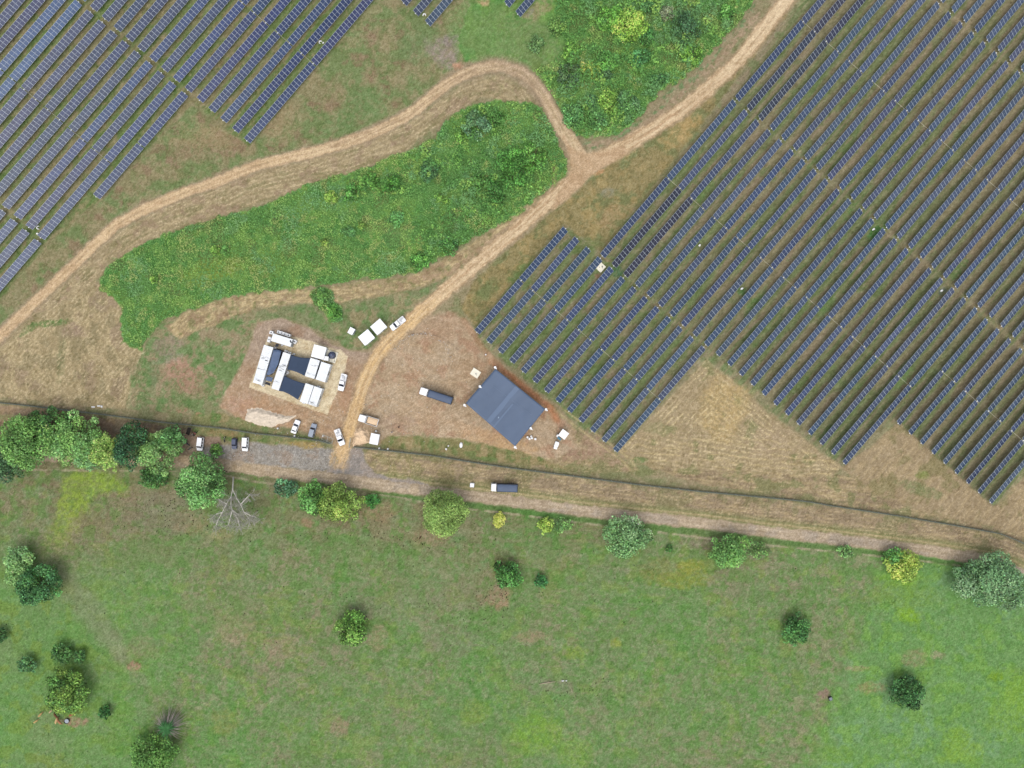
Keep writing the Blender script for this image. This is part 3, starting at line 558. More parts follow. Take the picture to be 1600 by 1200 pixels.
# drive shafts that link neighbouring rows
M_shaft = mat("pale drive shaft", (206, 200, 176), .5, .3, .3)
sh0 = None; nsh = 0
def shaft(u, v0, v1, label):
    global sh0, nsh
    xa, ya = u * CU + v0 * SU, -u * SU + v0 * CU; xb, yb = u * CU + v1 * SU, -u * SU + v1 * CU
    xm, ym = (xa + xb) / 2, (ya + yb) / 2
    if not (0 < xm < 1600 and 0 < ym < 1200): return
    if sh0 is None:
        L = 23.9 * S; b = MB().tube([(0, -L / 2, .85), (0, L / 2, .85)], .05, 8).box((0, -L / 2, .75), (.26, .3, .5)).box((0, L / 2, .75), (.26, .3, .5))
        o = sh0 = b.build('drive_shaft', M_shaft)
    else: o = sh0.copy(); COL.objects.link(o)
    X, Y = P(xm, ym, .85); o.location = (X, Y, 0); o.rotation_euler = (0, 0, TH)
    tag(o, label, 'drive shaft', 'drive shafts linking solar rows'); nsh += 1
for k in range(1, 34, 2):
    v = 903.5 + 23.68 * k; w_ = f"pale drive shaft joining {ordn(k + 1)} and {ordn(k + 2)} rows from the road, right field, "
    if k <= 11: shaft(197.6, v, v + 23.68, w_ + 'bottom block')
    if 3 <= k <= 23: shaft(468.1, v, v + 23.68, w_ + 'middle block')
    if 25 <= k <= 31: shaft(518.2, v, v + 23.68, w_ + 'middle block')
    if k >= 3: shaft(791.1, v, v + 23.68, w_ + 'upper block')
for j in (1, 3, 5, 7, 9, 11, 13):
    v = 436.2 - 24.33 * j; w_ = f"pale drive shaft joining {ordn(j)} and {ordn(j + 1)} rows from the grass, upper left field, "
    shaft(243.2, v, v + 24.33, w_ + 'upper block')
    if j >= 7: shaft(-81.3, v, v + 24.33, w_ + 'lower block')
print("shafts", nsh)
# ------------------------------------------------------------------ foliage
M_leaf = vcmat("leaves", 0.8, 1.2, 1.2, None, 0.6, 0, .28)
M_grass = vcmat("grass blades", 0.85, 1.15, 1.5, None, 0.9, 0, .1)
M_bark = mat("bark", (128, 112, 92), .95, .1, 0, .3, 3)
M_dead = mat("bleached bark", (222, 216, 206), .9, .1, 0, .25, 3)
def cards(P3, Nn, size, colr, rng, aspect=.7):
    """one leaf-sized bent quad per point"""
    n = len(P3); Nn = Nn / (np.linalg.norm(Nn, axis=1, keepdims=True) + 1e-9)
    r = rng.normal(size=(n, 3)); a = np.cross(Nn, r); a /= np.linalg.norm(a, axis=1, keepdims=True) + 1e-9; b = np.cross(Nn, a)
    s = (size * .5)[:, None]; k = s * aspect
    fold = Nn * s * .35
    V = np.stack([P3 - a * s - fold, P3 + b * k, P3 + a * s - fold, P3 - b * k], 1).reshape(-1, 3)
    F = np.arange(4 * n).reshape(n, 4)
    return V, F, np.repeat(colr, 4, 0)
def leafc(c, k):
    c = alb(c); g = c.mean(1, keepdims=True); return np.clip((c * .77 + g * .23 * np.array([1.08, 1, .8])) * k, 0, .66)
def crown_mesh(name, R, Hh, base, seed, ex=1.0, lobes=16, dens=1.0, leaf=.55, vary=.16, alt=None, flat=.55, gap=0.0, airy=1.0):
    rng = np.random.default_rng(seed); PP = []; NN = []; CC = []; SS = []
    base = np.array(base, float); alt = np.array(alt if alt is not None else base * [1.1, 1.06, .9], float)
    ph = rng.random(4) * 6.3
    nrim = 7 if lobes >= 16 else 0
    for i in range(lobes + nrim):
        if i >= lobes: th = rng.random() * 6.3; rr = .82 + rng.random() * .2; el = rng.random() * .35
        elif i < lobes * .55: th = 2 * pi * (i / (lobes * .55) + rng.normal() * .03); rr = .62 + rng.random() * .14; el = .15 + rng.random() * .25
        else: th = rng.random() * 2 * pi; rr = rng.random() ** .6 * .5; el = .5 + rng.random() * .45
        out = 1 + .08 * sin(2 * th + ph[0]) + .08 * sin(3 * th + ph[1]) + .05 * sin(5 * th + ph[2])
        lr = R * (.27 + rng.random() * .15) * (1 if lobes > 10 else 1.35) * (.55 if i >= lobes else 1)
        c = np.array([cos(th) * rr * out * R * ex, sin(th) * rr * out * R, Hh * (1 - flat) + el * Hh * flat])
        m = int(dens * 34 * lr * lr / (leaf * leaf) * .42 * airy); q = rng.normal(size=(m, 3)); q /= np.linalg.norm(q, axis=1, keepdims=True)
        q[:, 2] = np.where(q[:, 2] < -.35, -q[:, 2] * .6, q[:, 2])
        bump = 1 + .12 * np.sin(q[:, 0] * 9 + i) * np.sin(q[:, 1] * 8 + i * 2)
        p = c + q * lr * (bump * (.72 + rng.random(m) * .34))[:, None] * [1, 1, .8]
        lv = rng.normal() * vary * .7; mixk = np.clip(rng.normal(.35, .35), 0, 1)
        cc = (base * (1 - mixk) + alt * mixk)[None] * (1 + lv + rng.normal(size=(m, 1)) * vary) + rng.normal(size=(m, 3)) * 5
        PP.append(p); NN.append(q * .8 + rng.normal(size=(m, 3)) * .45 + [0, 0, .35]); CC.append(cc); SS.append(leaf * (.7 + rng.random(m) * .6))
    m = int(dens * R * R * 8 / (leaf * leaf) * .3 * airy)                       # filling inside
    th = rng.random(m) * 2 * pi; rr = np.sqrt(rng.random(m)) * .88 * R; out = 1 + .13 * np.sin(2 * th + ph[0]) + .1 * np.sin(3 * th + ph[1])
    p = np.stack([np.cos(th) * rr * ex * out, np.sin(th) * rr * out, Hh * (.35 + .3 * rng.random(m))], 1)
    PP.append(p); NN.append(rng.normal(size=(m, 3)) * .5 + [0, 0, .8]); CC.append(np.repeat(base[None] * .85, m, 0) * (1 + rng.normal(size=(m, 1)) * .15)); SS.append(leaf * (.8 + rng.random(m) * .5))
    P3 = np.concatenate(PP); V, F, c = cards(P3, np.concatenate(NN), np.concatenate(SS), np.clip(np.concatenate(CC), 12, 250), rng)
    V[:, 2] = np.maximum(V[:, 2], .05)
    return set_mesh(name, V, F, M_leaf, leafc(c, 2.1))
def plant(name, label, cat, px, py, rpx, base, seed, h=None, ex=1.0, rot=0, group=None, **kw):
    R = rpx * S * 1.06; h = h or max(1.2, R * 1.15)
    X, Y = P(px, py, h * .6)
    root = empty(name, (X, Y, 0), rot, label, cat, group)
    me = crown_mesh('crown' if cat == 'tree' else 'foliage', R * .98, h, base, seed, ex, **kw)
    c = bpy.data.objects.new('crown' if cat == 'tree' else 'foliage', me); COL.objects.link(c); c.parent = root
    b = MB(); r = random.Random(seed); tr = max(.05, R * .055)
    b.tube([(0, 0, -.3), (.05 * R, .02 * R, h * .3), (0, 0, h * .62)], [tr * 1.4, tr, tr * .5], 7)
    for i in range(5 if cat == 'tree' else 3):
        a = i * 1.3 + seed; b.tube([(0, 0, h * .25), (cos(a) * R * .3, sin(a) * R * .3, h * .5), (cos(a) * R * .6, sin(a) * R * .6, h * .68)], [tr * .6, tr * .4, tr * .15], 5)
    b.build('trunk' if cat == 'tree' else 'stem', M_bark, root)
    return root
G_road, G_past = 'trees along the dirt road', 'trees and bushes standing in the pasture'
T = plant
T('broad_tree', 'dark green tree half hidden behind the big light green tree at the left edge', 'tree', 74, 668, 31, (70,118,62), 11, 8, 1.2, group=G_road)
T('broad_tree', 'big light green lobed tree over the road near the left edge', 'tree', 42, 690, 40, (104,154,76), 12, 11, 1.0, group=G_road, lobes=22)
T('broad_tree', 'dark bluish green tree cut by the left edge below the road', 'tree', 2, 718, 35, (70,110,74), 13, 8, 1.1, group=G_road)
T('broad_tree', 'wide light green tree second from the left edge over the road', 'tree', 122, 692, 38, (108,158,84), 14, 10, 1.05, group=G_road, lobes=22)
T('broad_tree', 'narrow yellow green tree between the light green and the dark green tree', 'tree', 164, 706, 25, (130,172,76), 15, 13, .62, rot=.25, group=G_road, lobes=20)
T('broad_tree', 'pale green drooping tree just below the yellow green tree row', 'tree', 142, 716, 20, (106,152,98), 16, 8, 1.2, group=G_road)
T('dark_tree', 'very dark green slanting tree in the middle of the roadside row', 'tree', 204, 696, 26, (50,92,60), 17, 12.5, 1.5, rot=1.1, group=G_road, lobes=20, vary=.22)
T('broad_tree', 'green tree beside the black sheet and the motorcycles', 'tree', 268, 687, 21, (84,136,76), 18, 8, .9, group=G_road)
T('broad_tree', 'light grey green round tree right of the very dark tree', 'tree', 245, 707, 29, (112,158,90), 19, 9, 1.15, group=G_road, lobes=22)
T('bush', 'dark green bush below the grey green roadside tree', 'bush', 240, 746, 17, (66,114,60), 20, 2.5, 1.25, group=G_road)
T('broad_tree', 'round bright green tree touching the bare dead tree', 'tree', 317, 753, 37, (92,146,74), 21, 9, 1.05, group=G_road, lobes=24, alt=(124,176,96), vary=.2)
T('bush', 'small blue green bush beside the road right of the dead tree', 'bush', 446, 762, 15, (72,122,88), 22, 3, 1.15, group=G_road)
T('broad_tree', 'fresh green tree touching the yellow green tree on its left side', 'tree', 488, 779, 24, (88,146,72), 23, 7, .85, group=G_road, lobes=18, vary=.2)
T('broad_tree', 'ragged yellow green tree right of the fresh green tree', 'tree', 531, 785, 31, (124,158,58), 24, 7, 1.0, group=G_road, lobes=18, alt=(112,146,66))
T('bush', 'small deep green round bush right of the yellow green tree', 'bush', 581, 783, 11, (62,128,58), 25, 2.2, group=G_road)
T('broad_tree', 'round olive green tree with cauliflower clumps covering the road edge', 'tree', 693, 800, 34, (122,156,72), 26, 10, .93, group=G_road, lobes=40, leaf=.42, alt=(140,174,84), vary=.13)
T('bush', 'small bright yellow bush just below the road', 'bush', 780, 812, 11, (176,196,64), 27, 2.2, .85, group=G_road, leaf=.4)
T('bush', 'yellow green bush, left one of two joined bushes under the road', 'bush', 853, 820, 12, (132,168,62), 28, 2.5, group=G_road)
T('bush', 'darker bush, right one of two joined bushes under the road', 'bush', 879, 821, 12, (96,142,76), 29, 2.2, 1.3, group=G_road, airy=.6)
T('loose_tree', 'loose grey green tree with open crown below the road', 'tree', 978, 839, 33, (100,150,86), 30, 7, 1.0, group=G_road, lobes=22, dens=.75, leaf=.5, alt=(122,162,108), vary=.2)
T('broad_tree', 'mid green tree right of the loose grey green tree', 'tree', 1141, 861, 27, (98,150,76), 31, 6, 1.1, group=G_road, lobes=18)
T('bush', 'low dark bush touching the mid green tree on its right', 'bush', 1184, 860, 13, (92,134,70), 32, 2, 1.3, group=G_road, airy=.5)
T('bush', 'small pale green bush on the road verge far right', 'bush', 1320, 861, 10, (104,156,90), 33, 1.8, 1.3, group=G_road, airy=.7)
T('bush', 'yellow and green bushy tree below the road on the right', 'tree', 1411, 884, 23, (146,180,66), 34, 5, 1.1, group=G_road, lobes=18)
T('bush', 'dark green bush behind the yellow and green bushy tree', 'bush', 1400, 872, 16, (78,132,62), 35, 4, 1.2, group=G_road)
T('broad_tree', 'large pale grey green tree at the right edge beside the road bend', 'tree', 1548, 908, 42, (98,142,92), 36, 8, 1.2, rot=-.3, group=G_road, lobes=26, alt=(122,160,112), vary=.16)
T('bush', 'green scrub tree left of the pale grey green tree', 'bush', 1510, 898, 17, (92,138,78), 37, 3, 1.1, group=G_road, airy=.6)
T('bush', 'round green bush in the upper middle of the pasture', 'bush', 792, 896, 21, (72,130,62), 38, 4.5, group=G_past, vary=.2)
T('bush', 'tiny dark green bush right of the round green bush', 'bush', 845, 908, 10, (52,112,62), 39, 2.2, group=G_past, vary=.2)
T('bush', 'solitary leafy green bush left of the pasture centre', 'bush', 550, 983, 25, (82,128,48), 40, 5, .95, group=G_past, vary=.24, alt=(106,150,58))
T('bush', 'solitary dark green bush right of the pasture centre', 'bush', 1243, 984, 22, (66,118,62), 41, 4, group=G_past, vary=.2)
T('bush', 'solitary dark green bush with star shaped crown lower right', 'bush', 1418, 1082, 25, (60,108,62), 42, 5, 1.05, rot=-.7, group=G_past, vary=.22)
T('broad_tree', 'light green half of the tree group at the left edge of the pasture', 'tree', 30, 884, 26, (112,158,96), 43, 6, group=G_past)
T('broad_tree', 'dark green tree in the group at the left edge of the pasture', 'tree', 58, 914, 32, (66,118,68), 44, 7, 1.0, group=G_past, lobes=20, vary=.2)
T('broad_tree', 'green tree with yellowish lower side above the brown cows', 'tree', 104, 1082, 32, (78,122,54), 45, 6.5, 1.0, group=G_past, lobes=20, alt=(116,148,50), vary=.2)
T('broad_tree', 'light green tree at the bottom edge below the spiky palm', 'tree', 238, 1181, 32, (92,142,66), 46, 6, 1.05, group=G_past, lobes=22)
T('bush', 'small round dark bush right of the cows', 'bush', 163, 1114, 10, (54,108,54), 47, 2.4, group=G_past, vary=.2)
T('bush', 'blue green bush, lower left of the small group near the left edge', 'bush', 42, 1038, 13, (76,124,80), 48, 3, group=G_past)
T('bush', 'dark green bush, topmost of the small group near the left edge', 'bush', 97, 1021, 15, (74,122,66), 49, 3, group=G_past)
T('bush', 'smallest bush, rightmost of the small group near the left edge', 'bush', 124, 1026, 10, (72,118,66), 50, 2.4, group=G_past)
T('bush', 'dark bush cut by the left edge of the pasture', 'bush', -3, 994, 13, (60,104,58), 51, 2.6, group=G_past)
T('bush', 'small low green bush on the gravel between the white and the dark car', 'bush', 338, 703, 9, (88,132,58), 52, 1.2, 1.15)
T('bush', 'tiny dark bush among yellow grass right of the loose grey green tree', 'bush', 1046, 857, 5.5, (74,122,62), 53, 1.2, group=G_past)
# spiky palm with hanging dry fronds
def palm():
    X, Y = P(262, 1136, 3); root = empty('spiky_palm', (X, Y, 0), 0, 'dark green spiky palm with a skirt of dry grey fronds', 'palm', G_past)
    MB().tube([(0, 0, -.3), (.1, 0, 1.5), (0, 0, 3.2)], [.35, .28, .25], 9).build('trunk', M_bark, root)
    rng = np.random.default_rng(5)
    for nm, n_, L0, z0, mt_, up in (('dry_frond', 150, 6.0, 3.2, mat("dry frond", (178, 166, 158), .9, .1, 0, .2, 2), -.1), ('green_frond', 120, 3.3, 3.9, mat("palm green", (66, 122, 66), .7, .2, 0, .25, 2), .35)):
        b = MB()
        for i in range(n_):
            a = rng.random() * 2 * pi; L = L0 * (.45 + .6 * rng.random()); w_ = .05 if nm == 'dry_frond' else .09; u_ = up + rng.normal() * .2
            p = [Vector((cos(a) * L * t, sin(a) * L * t, max(.1, z0 + L * u_ * t - L * .45 * t * t))) for t in (0, .35, .7, 1)]
            s_ = Vector((-sin(a), cos(a), 0))
            vs = []
            for q, ww in zip(p, (w_, w_ * 1.3, w_, .01)): vs += [q + s_ * ww, q + Vector((0, 0, .04)), q - s_ * ww]
            fs = []
            for k in range(3): fs += [(3 * k, 3 * k + 1, 3 * k + 4, 3 * k + 3), (3 * k + 1, 3 * k + 2, 3 * k + 5, 3 * k + 4)]
            b.quadmesh(vs, fs)
        b.build(nm + 's', mt_, root)
palm()
# bare dead tree, leaning far over
def dead_tree():
    X0, Y0 = P(364, 746, 0); root = empty('dead_tree', (X0, Y0, 0), 0, 'bare bleached dead tree leaning over the pasture beside the round green tree', 'tree', G_road)
    r = random.Random(4); tw = MB(); tk = MB()
    def loc(px, py, z): x, y = P(px, py, z); return Vector((x - X0, y - Y0, z))
    j = loc(363.5, 765, 5.0); tk.tube([(0, 0, -.3), tuple(loc(364, 755, 3)), tuple(j)], [.26, .22, .2], 8)
    mains = [[(363.5,765,5),(361,776,6.5),(354,787,8),(347,801,8.6),(341,812,8.8)], [(363.5,765,5),(370,779,6.5),(376,788,7.5),(381,800,8),(390,812,8.2)], [(361,776,6.5),(361,790,7.6),(363,797,8),(368,801,8.3),(372,803,8.4)], [(363,797,8),(360,808,8.4),(357,820,8.4)], [(376,788,7.5),(386,777,7),(391,772,6.8)], [(354,787,8),(347,784,7.6),(342,780,7)], [(363,797,8),(372,812,8.2),(374,822,8)], [(381,800,8),(392,806,7.8),(400,808,7.4)], [(347,801,8.6),(338,803,8),(334,806,7.6)], [(341,812,8.8),(338,820,8)]]
    for mnl in mains:
        pts = [loc(*p) for p in mnl]; n = len(pts); tk.tube(pts, [.15 - .08 * i / (n - 1) for i in range(n)], 6)
        for k in range(1, n):
            for q in range(12):
                s = pts[k]; a = r.gauss(-1.45, .85); e = s; rad = .055; L = r.uniform(.4, .8)
                pp = [s]
                for _ in range(3):
                    a += r.gauss(0, .35); e = e + Vector((cos(a) * L, sin(a) * L, r.gauss(0, .35) - .15)); pp.append(e)
                tw.tube(pp, [.058, .05, .038, .026], 4, cap=False)
                for _ in range(5):
                    a2 = a + r.gauss(0, .7); e2 = pp[r.choice((1, 2, 3))]; f = e2 + Vector((cos(a2) * L * .8, sin(a2) * L * .8, r.gauss(0, .3))); tw.tube([e2, f, f + Vector((cos(a2 + .3) * L * .5, sin(a2 + .3) * L * .5, -.1))], [.04, .032, .024], 4, cap=False)
    tk.build('trunk', M_dead, root); tw.build('twigs', mat("grey twigs", (178, 176, 162), .95, .1, 0, .2, 3), root)
dead_tree()
# shrubs that stand out of the marsh growth
GS = 'shrubs standing out of the green marsh growth'
shr = [(745,195,22,(78,118,84),'grey green shrub at the top of the central marsh under the track bend'),(720,210,10,(96,150,58),'small light shrub left of the grey green shrub in the central marsh'),(775,185,14,(74,130,56),'shrub right of the grey green shrub at the marsh top'),
 (803,262,30,(70,128,54),'widest dark shrub mass near the east end of the central marsh'),(835,245,20,(84,140,56),'shrub at the far east tip of the central marsh'),(775,300,18,(64,118,56),'shrub at the lower east side of the central marsh'),
 (750,285,14,(80,132,62),'shrub left of the wide dark shrub mass'),(670,267,15,(74,124,76),'blue green shrub in the upper middle of the central marsh'),(612,287,16,(72,132,52),'shrub right of the pair along the upper marsh edge'),
 (580,282,14,(82,138,56),'shrub left of the pair along the upper marsh edge'),(550,300,13,(76,134,58),'shrub just left of the upper edge pair'),(517,308,10,(118,160,60),'yellowish small shrub near the upper marsh edge'),
 (618,342,12,(86,146,78),'pale shrub in the middle of the central marsh'),(545,362,9,(84,138,76),'small shrub below and left of the pale middle shrub'),(430,335,8,(100,148,76),'tiny pale shrub near the left upper marsh edge'),
 (337,392,8,(106,154,58),'yellow green shrub, left one of a pair in the western marsh'),(352,391,8,(92,150,74),'light green shrub, right one of a pair in the western marsh'),(240,437,7,(104,152,60),'tiny light shrub in the far western marsh'),
 (506,379,6,(120,156,62),'tiny yellowish shrub in the lower middle of the marsh'),(565,352,6,(112,152,60),'tiny yellowish shrub under the middle shrubs'),(690,310,9,(104,152,60),'small yellowish shrub south of the blue green shrub'),(655,408,14,(84,146,62),'light shrub at the south corner of the central marsh'),(700,385,14,(74,130,66),'dark shrub on the southern edge of the central marsh'),
 (521,487,12,(84,144,58),'round bush below the marsh beside the dry grass'),(503,464,12,(90,138,70),'bush linking the marsh and the round bush below'),
 (1072,42,22,(66,108,72),'dark grey green shrub in the upper right marsh'),(1042,20,12,(120,134,106),'greyish shrub at the top edge of the upper marsh'),(985,38,26,(124,176,56),'bright yellow green shrub mass at the top of the upper marsh'),(955,28,20,(92,154,56),'green shrub left of the bright yellow green mass'),(1015,10,14,(70,118,66),'dark shrub touching the top edge above the yellow mass'),
 (888,118,19,(78,112,76),'dull grey green shrub in the left part of the upper marsh'),(922,108,14,(140,172,60),'yellowish shrub right of the dull grey green shrub'),(950,95,18,(80,140,62),'green shrub beyond the yellowish shrub'),(893,80,14,(94,146,56),'light green shrub above the dull grey green shrub'),(944,118,12,(76,118,76),'small grey green shrub below the green shrub'),
 (838,68,14,(98,140,84),'pale shrub near the left rim of the upper marsh'),(1000,90,16,(66,126,72),'blue green shrub in the centre of the upper marsh'),(1080,85,16,(104,160,54),'bright green shrub near the right rim of the upper marsh'),(1030,125,14,(72,124,72),'shrub above the earth bank on the right rim'),
 (950,160,18,(116,164,58),'bright shrub in the lower part of the upper marsh'),(980,160,18,(82,128,80),'grey green shrub right of the bright shrub, lower upper marsh'),(925,160,14,(78,124,78),'grey green shrub left of the bright shrub, lower upper marsh'),(895,180,18,(80,136,76),'shrub at the lower left of the upper marsh near the track'),(935,185,16,(80,130,74),'lowest shrub of the upper marsh above the track'),(1135,20,14,(88,150,66),'shrub at the upper right rim of the upper marsh'),(870,40,14,(104,148,72),'light shrub at the upper left of the upper marsh'),(1010,55,14,(66,122,60),'dark green shrub below the yellow green mass')]
for i, (a, b_, r_, c_, lb) in enumerate(shr):
    plant('marsh_shrub', lb, 'shrub', a, b_, r_, c_, 100 + i, max(1.3, r_ * S * .75), 1 + .25 * sin(i * 2.1), i * .7, GS, lobes=14 if r_ > 12 else 9, leaf=.5 if r_ > 12 else .42, vary=.2, dens=.8, flat=.7)
# undergrowth, uncountable
def scatter(name, polys, dens, z0, zv, size, pal, seed, label=None, thick=False):
    rng = np.random.default_rng(seed); X = []; Y = []
    for poly in polys:
        xs = [p[0] for p in poly]; ys = [p[1] for p in poly]; n = int((max(xs) - min(xs)) * (max(ys) - min(ys)) * S * S * dens)
        x = rng.uniform(min(xs), max(xs), n); y = rng.uniform(max(min(ys), -20), max(ys), n)
        k = psd(x.astype(np.float32), y.astype(np.float32), poly) + (fb(x, y, 8, 3, 1) - .5) * 12 > 0; k &= (pdist(x, y, W_TRACK)[0] > 12) & (pdist(x, y, M_TRACK)[0] > 15); X.append(x[k]); Y.append(y[k])
    x = np.concatenate(X); y = np.concatenate(Y)
    if thick:
        k = (fb(x, y, 14, 4, seed + 1) > .49); x, y = x[k], y[k]
    hgt = sm(.35, .7, fb(x, y, 16, 4, seed + 1)) if not thick else sm(.47, .62, fb(x, y, 14, 4, seed + 1)); z = z0 + zv * hgt * rng.random(len(x)) ** .5
    a = fb(x, y, 24, 4, seed + 3); b2 = fb(x, y, 9, 3, seed + 5); c2 = fb(x, y, 40, 3, seed + 7)
    pal = [np.array(p, float) for p in pal]
    c = pal[0][None] + (pal[1] - pal[0])[None] * sm(.44, .6, a)[:, None]; c = c + (pal[2][None] - c) * (sm(.5, .64, b2) * .8)[:, None]; c = c + (pal[3][None] - c) * (sm(.54, .68, c2) * .7)[:, None]; c = c + (pal[4][None] - c) * (sm(.58, .7, fb(x, y, 15, 4, seed + 9)) * .8)[:, None]
    c = c * (1 + rng.normal(size=(len(x), 1)) * .1)
    wx = (x - 800) * S * (1 - z / HC); wy = (600 - y) * S * (1 - z / HC)
    V, F, cc = cards(np.stack([wx, wy, z], 1), rng.normal(size=(len(x), 3)) * .34 + [0, 0, .9], size * (.6 + rng.random(len(x)) * .7), np.clip(c, 12, 250), rng)
    o = bpy.data.objects.new(name, set_mesh(name, V, F, M_leaf, leafc(cc, 1.9))); COL.objects.link(o); tag(o, label, None, None, 'stuff'); print(name, len(F))
LUSH_B2 = [(870,-60),(1210,-60),(1178,0),(1150,38),(1112,80),(1072,118),(1030,143),(992,190),(962,210),(915,213),(892,208),(868,188),(845,145),(822,115),(860,100),(885,70),(868,30)]
scatter('marsh_undergrowth', [LUSH_A, LUSH_B2, LUSH_C, LUSH_D], 11, .1, .7, .42, [(94,144,68),(120,160,72),(80,134,64),(102,150,98),(146,158,84)], 21, 'dense green marsh growth between the tracks')
EASTA = [(700,190),(752,162),(800,160),(832,162),(860,184),(878,240),(880,272),(845,302),(800,336),(740,366),(690,392),(640,420),(610,400),(700,330),(690,260),(640,300),(560,310),(540,280),(620,248),(680,216)]
scatter('marsh_thicket', [EASTA, LUSH_B2], 8, .3, 3.0, .55, [(86,142,62),(112,166,64),(74,128,60),(96,146,92),(138,178,66)], 57, 'tall tangled thicket in the wettest parts of the marsh', thick=True)
# pasture tufts, coloured like the turf they grow in
def tufts(name, n, box, seed, keep, dark, label, size=.3):
    rng = np.random.default_rng(seed); x = rng.uniform(box[0], box[2], n); y = rng.uniform(box[1], box[3], n); k = keep(x, y); x, y = x[k], y[k]
    c, h, lu, pa = ground_colour(x, y); c = c * (1 + rng.normal(size=(len(x), 1)) * .12 + dark)
    z = .04 + rng.random(len(x)) * .12
    V, F, cc = cards(np.stack([(x - 800) * S, (600 - y) * S, h * .6 - .12 + z], 1), rng.normal(size=(len(x), 3)) * .6 + [0, 0, .7], size * (.5 + rng.random(len(x))), np.clip(c, 12, 250), rng, .45)
    o = bpy.data.objects.new(name, set_mesh(name, V, F, M_grass, alb(cc))); COL.objects.link(o); tag(o, label, None, None, 'stuff'); print(name, len(F))
def kp(x, y):
    x = x.astype(np.float32); y = y.astype(np.float32); d, s_, g = pdist(x, y, S_ROAD); return (g > 0) & (d > 11) & (fb(x, y, 6, 3, 200) > .42)
tufts('pasture_grass', 70000, (-20, 700, 1620, 1220), 31, kp, .0, 'short green pasture grass south of the dirt road')
def kd(x, y):
    x = x.astype(np.float32); y = y.astype(np.float32); d, s_, g = pdist(x, y, S_ROAD); m = pdist(x, y, M_TRACK)[0]; w_ = pdist(x, y, W_TRACK)[0]
    return (g < 0) & (d > 11) & (m > 14) & (w_ > 10) & (psd(x, y, YARD) < -2) & (psd(x, y, WYARD) < -2) & (psd(x, y, LUSH_A) < 0) & (psd(x, y, LUSH_B) < 0) & (fb(x, y, 5, 3, 210) > .46)
tufts('dry_grass', 70000, (-20, -20, 1620, 880), 33, kd, .0, 'dry straw coloured grass around the solar field and tracks')
# dark specks of dung in the pasture
def specks():
    r = random.Random(9); b = MB(); n = 0
    zones = [(300,800,70,40),(560,830,90,40),(250,790,60,30),(680,840,60,30),(780,935,22,20),(720,960,60,40),(900,1080,60,20),(1000,900,200,60),(600,940,200,60),(300,900,200,80)]
    for i in range(420):
        z = zones[min(int(r.random() ** 1.4 * 10), 9)]; x = r.gauss(z[0], z[2] * .7); y = r.gauss(z[1], z[3] * .7)
        if y < 770 + max(0, (x - 500) * .1): continue
        X, Y = P(x, y); b.cyl((X, Y, -.06 + .03 * r.random()), r.uniform(.1, .19), .12, 6, r2=.05); n += 1
    o = b.build('dung_specks', mat("dung", (52, 46, 34), .95, .05)); tag(o, 'dark dung specks scattered over the pasture', kind='stuff')
specks()
def stones():
    r = random.Random(19); b = MB()
    for i in range(520):
        q = r.random()
        if q < .45: x, y = r.gauss(490, 28), r.gauss(714, 9)
        elif q < .6: x, y = r.gauss(385, 18), r.gauss(708, 5)
        elif q < .7: x, y = r.gauss(655, 40), r.gauss(560, 40)
        elif q < .85: x, y = r.uniform(385, 540), r.uniform(640, 700)
        else: x, y = r.gauss(600, 60), r.gauss(640, 40)
        if y > 740: continue
        if i % 6 == 0: t = r.random() * 3; x = 640 + 44 * cos(t * .9 + 3.6) + r.gauss(0, 2) + 20; y = 565 + 44 * sin(t * .9 + 3.6) + r.gauss(0, 1)
        X, Y = P(x, y); s_ = r.uniform(.08, .28); b.box((X, Y, s_ * .2), (s_, s_ * .8, s_ * .6), r.random() * 3, rx=r.random(), taper=.6)
    o = b.build('loose_stones', mat("pale stone", (214, 208, 200), .9, .1, 0, .25, 1)); tag(o, 'pale loose stones strewn over gravel and yard', kind='stuff')
stones()
# ------------------------------------------------------------------ fences and gate
M_post = mat("fence post", (150, 156, 146), .7, .3, .2); M_wire = mat("dark green wire", (112, 120, 108), .7, .2); M_plinth = mat("fence footing", (122, 120, 104), .95, .1, 0, .25, 1)
def fence(line, label):
    x0, y0 = P(*line[0]); root = empty('wire_fence', (0, 0, 0), 0, label, 'fence', 'wire fence on both sides of the gate')
    pts = [Vector((*P(*p), 0)) for p in line if -90 < p[0] < 1700]; root.location = pts[0]; pts = [p - root.location for p in pts]
    ft = MB(); wr = MB(); post = None; carry = 0
    for a, b in zip(pts[:-1], pts[1:]):
        L = (b - a).length; dr = (b - a) / L; an = atan2(dr.y, dr.x); m = (a + b) / 2
        ft.box((m.x, m.y, .02), (L + .1, .22, .2), an)
        for z in (.4, .8, 1.2, 1.6, 2.0): wr.tube([a + Vector((0, 0, z)), b + Vector((0, 0, z))], .035 if z < 2 else .05, 5)
        d = 0.0
        while d < L:                                              # crossing mesh wires
            p = a + dr * d; q = a + dr * min(d + .9, L); wr.tube([p + Vector((0, 0, .1)), q + Vector((0, 0, 2.0))], .02, 3, cap=False); wr.tube([q + Vector((0, 0, .1)), p + Vector((0, 0, 2.0))], .02, 3, cap=False); d += .9
        s_ = carry
        while s_ < L:
            p = a + dr * s_
            if post is None: post = MB().cyl((0, 0, -.2), .07, 2.4, 8).box((0, 0, .1), (.34, .34, .14)).build('post', M_post, root, loc=p)
            else: q = post.copy(); COL.objects.link(q); q.parent = root; q.location = p
            s_ += 3.0
        carry = s_ - L
    ft.build('footing', M_plinth, root); wr.build('wire_mesh', M_wire, root)
fence(FENCE_W, 'dark wire fence running left of the yard gate to the left edge'); fence(FENCE_E, 'dark wire fence running right of the yard gate to the right edge')
M_gate = mat("gate pipe", (188, 190, 178), .5, .4, .3)
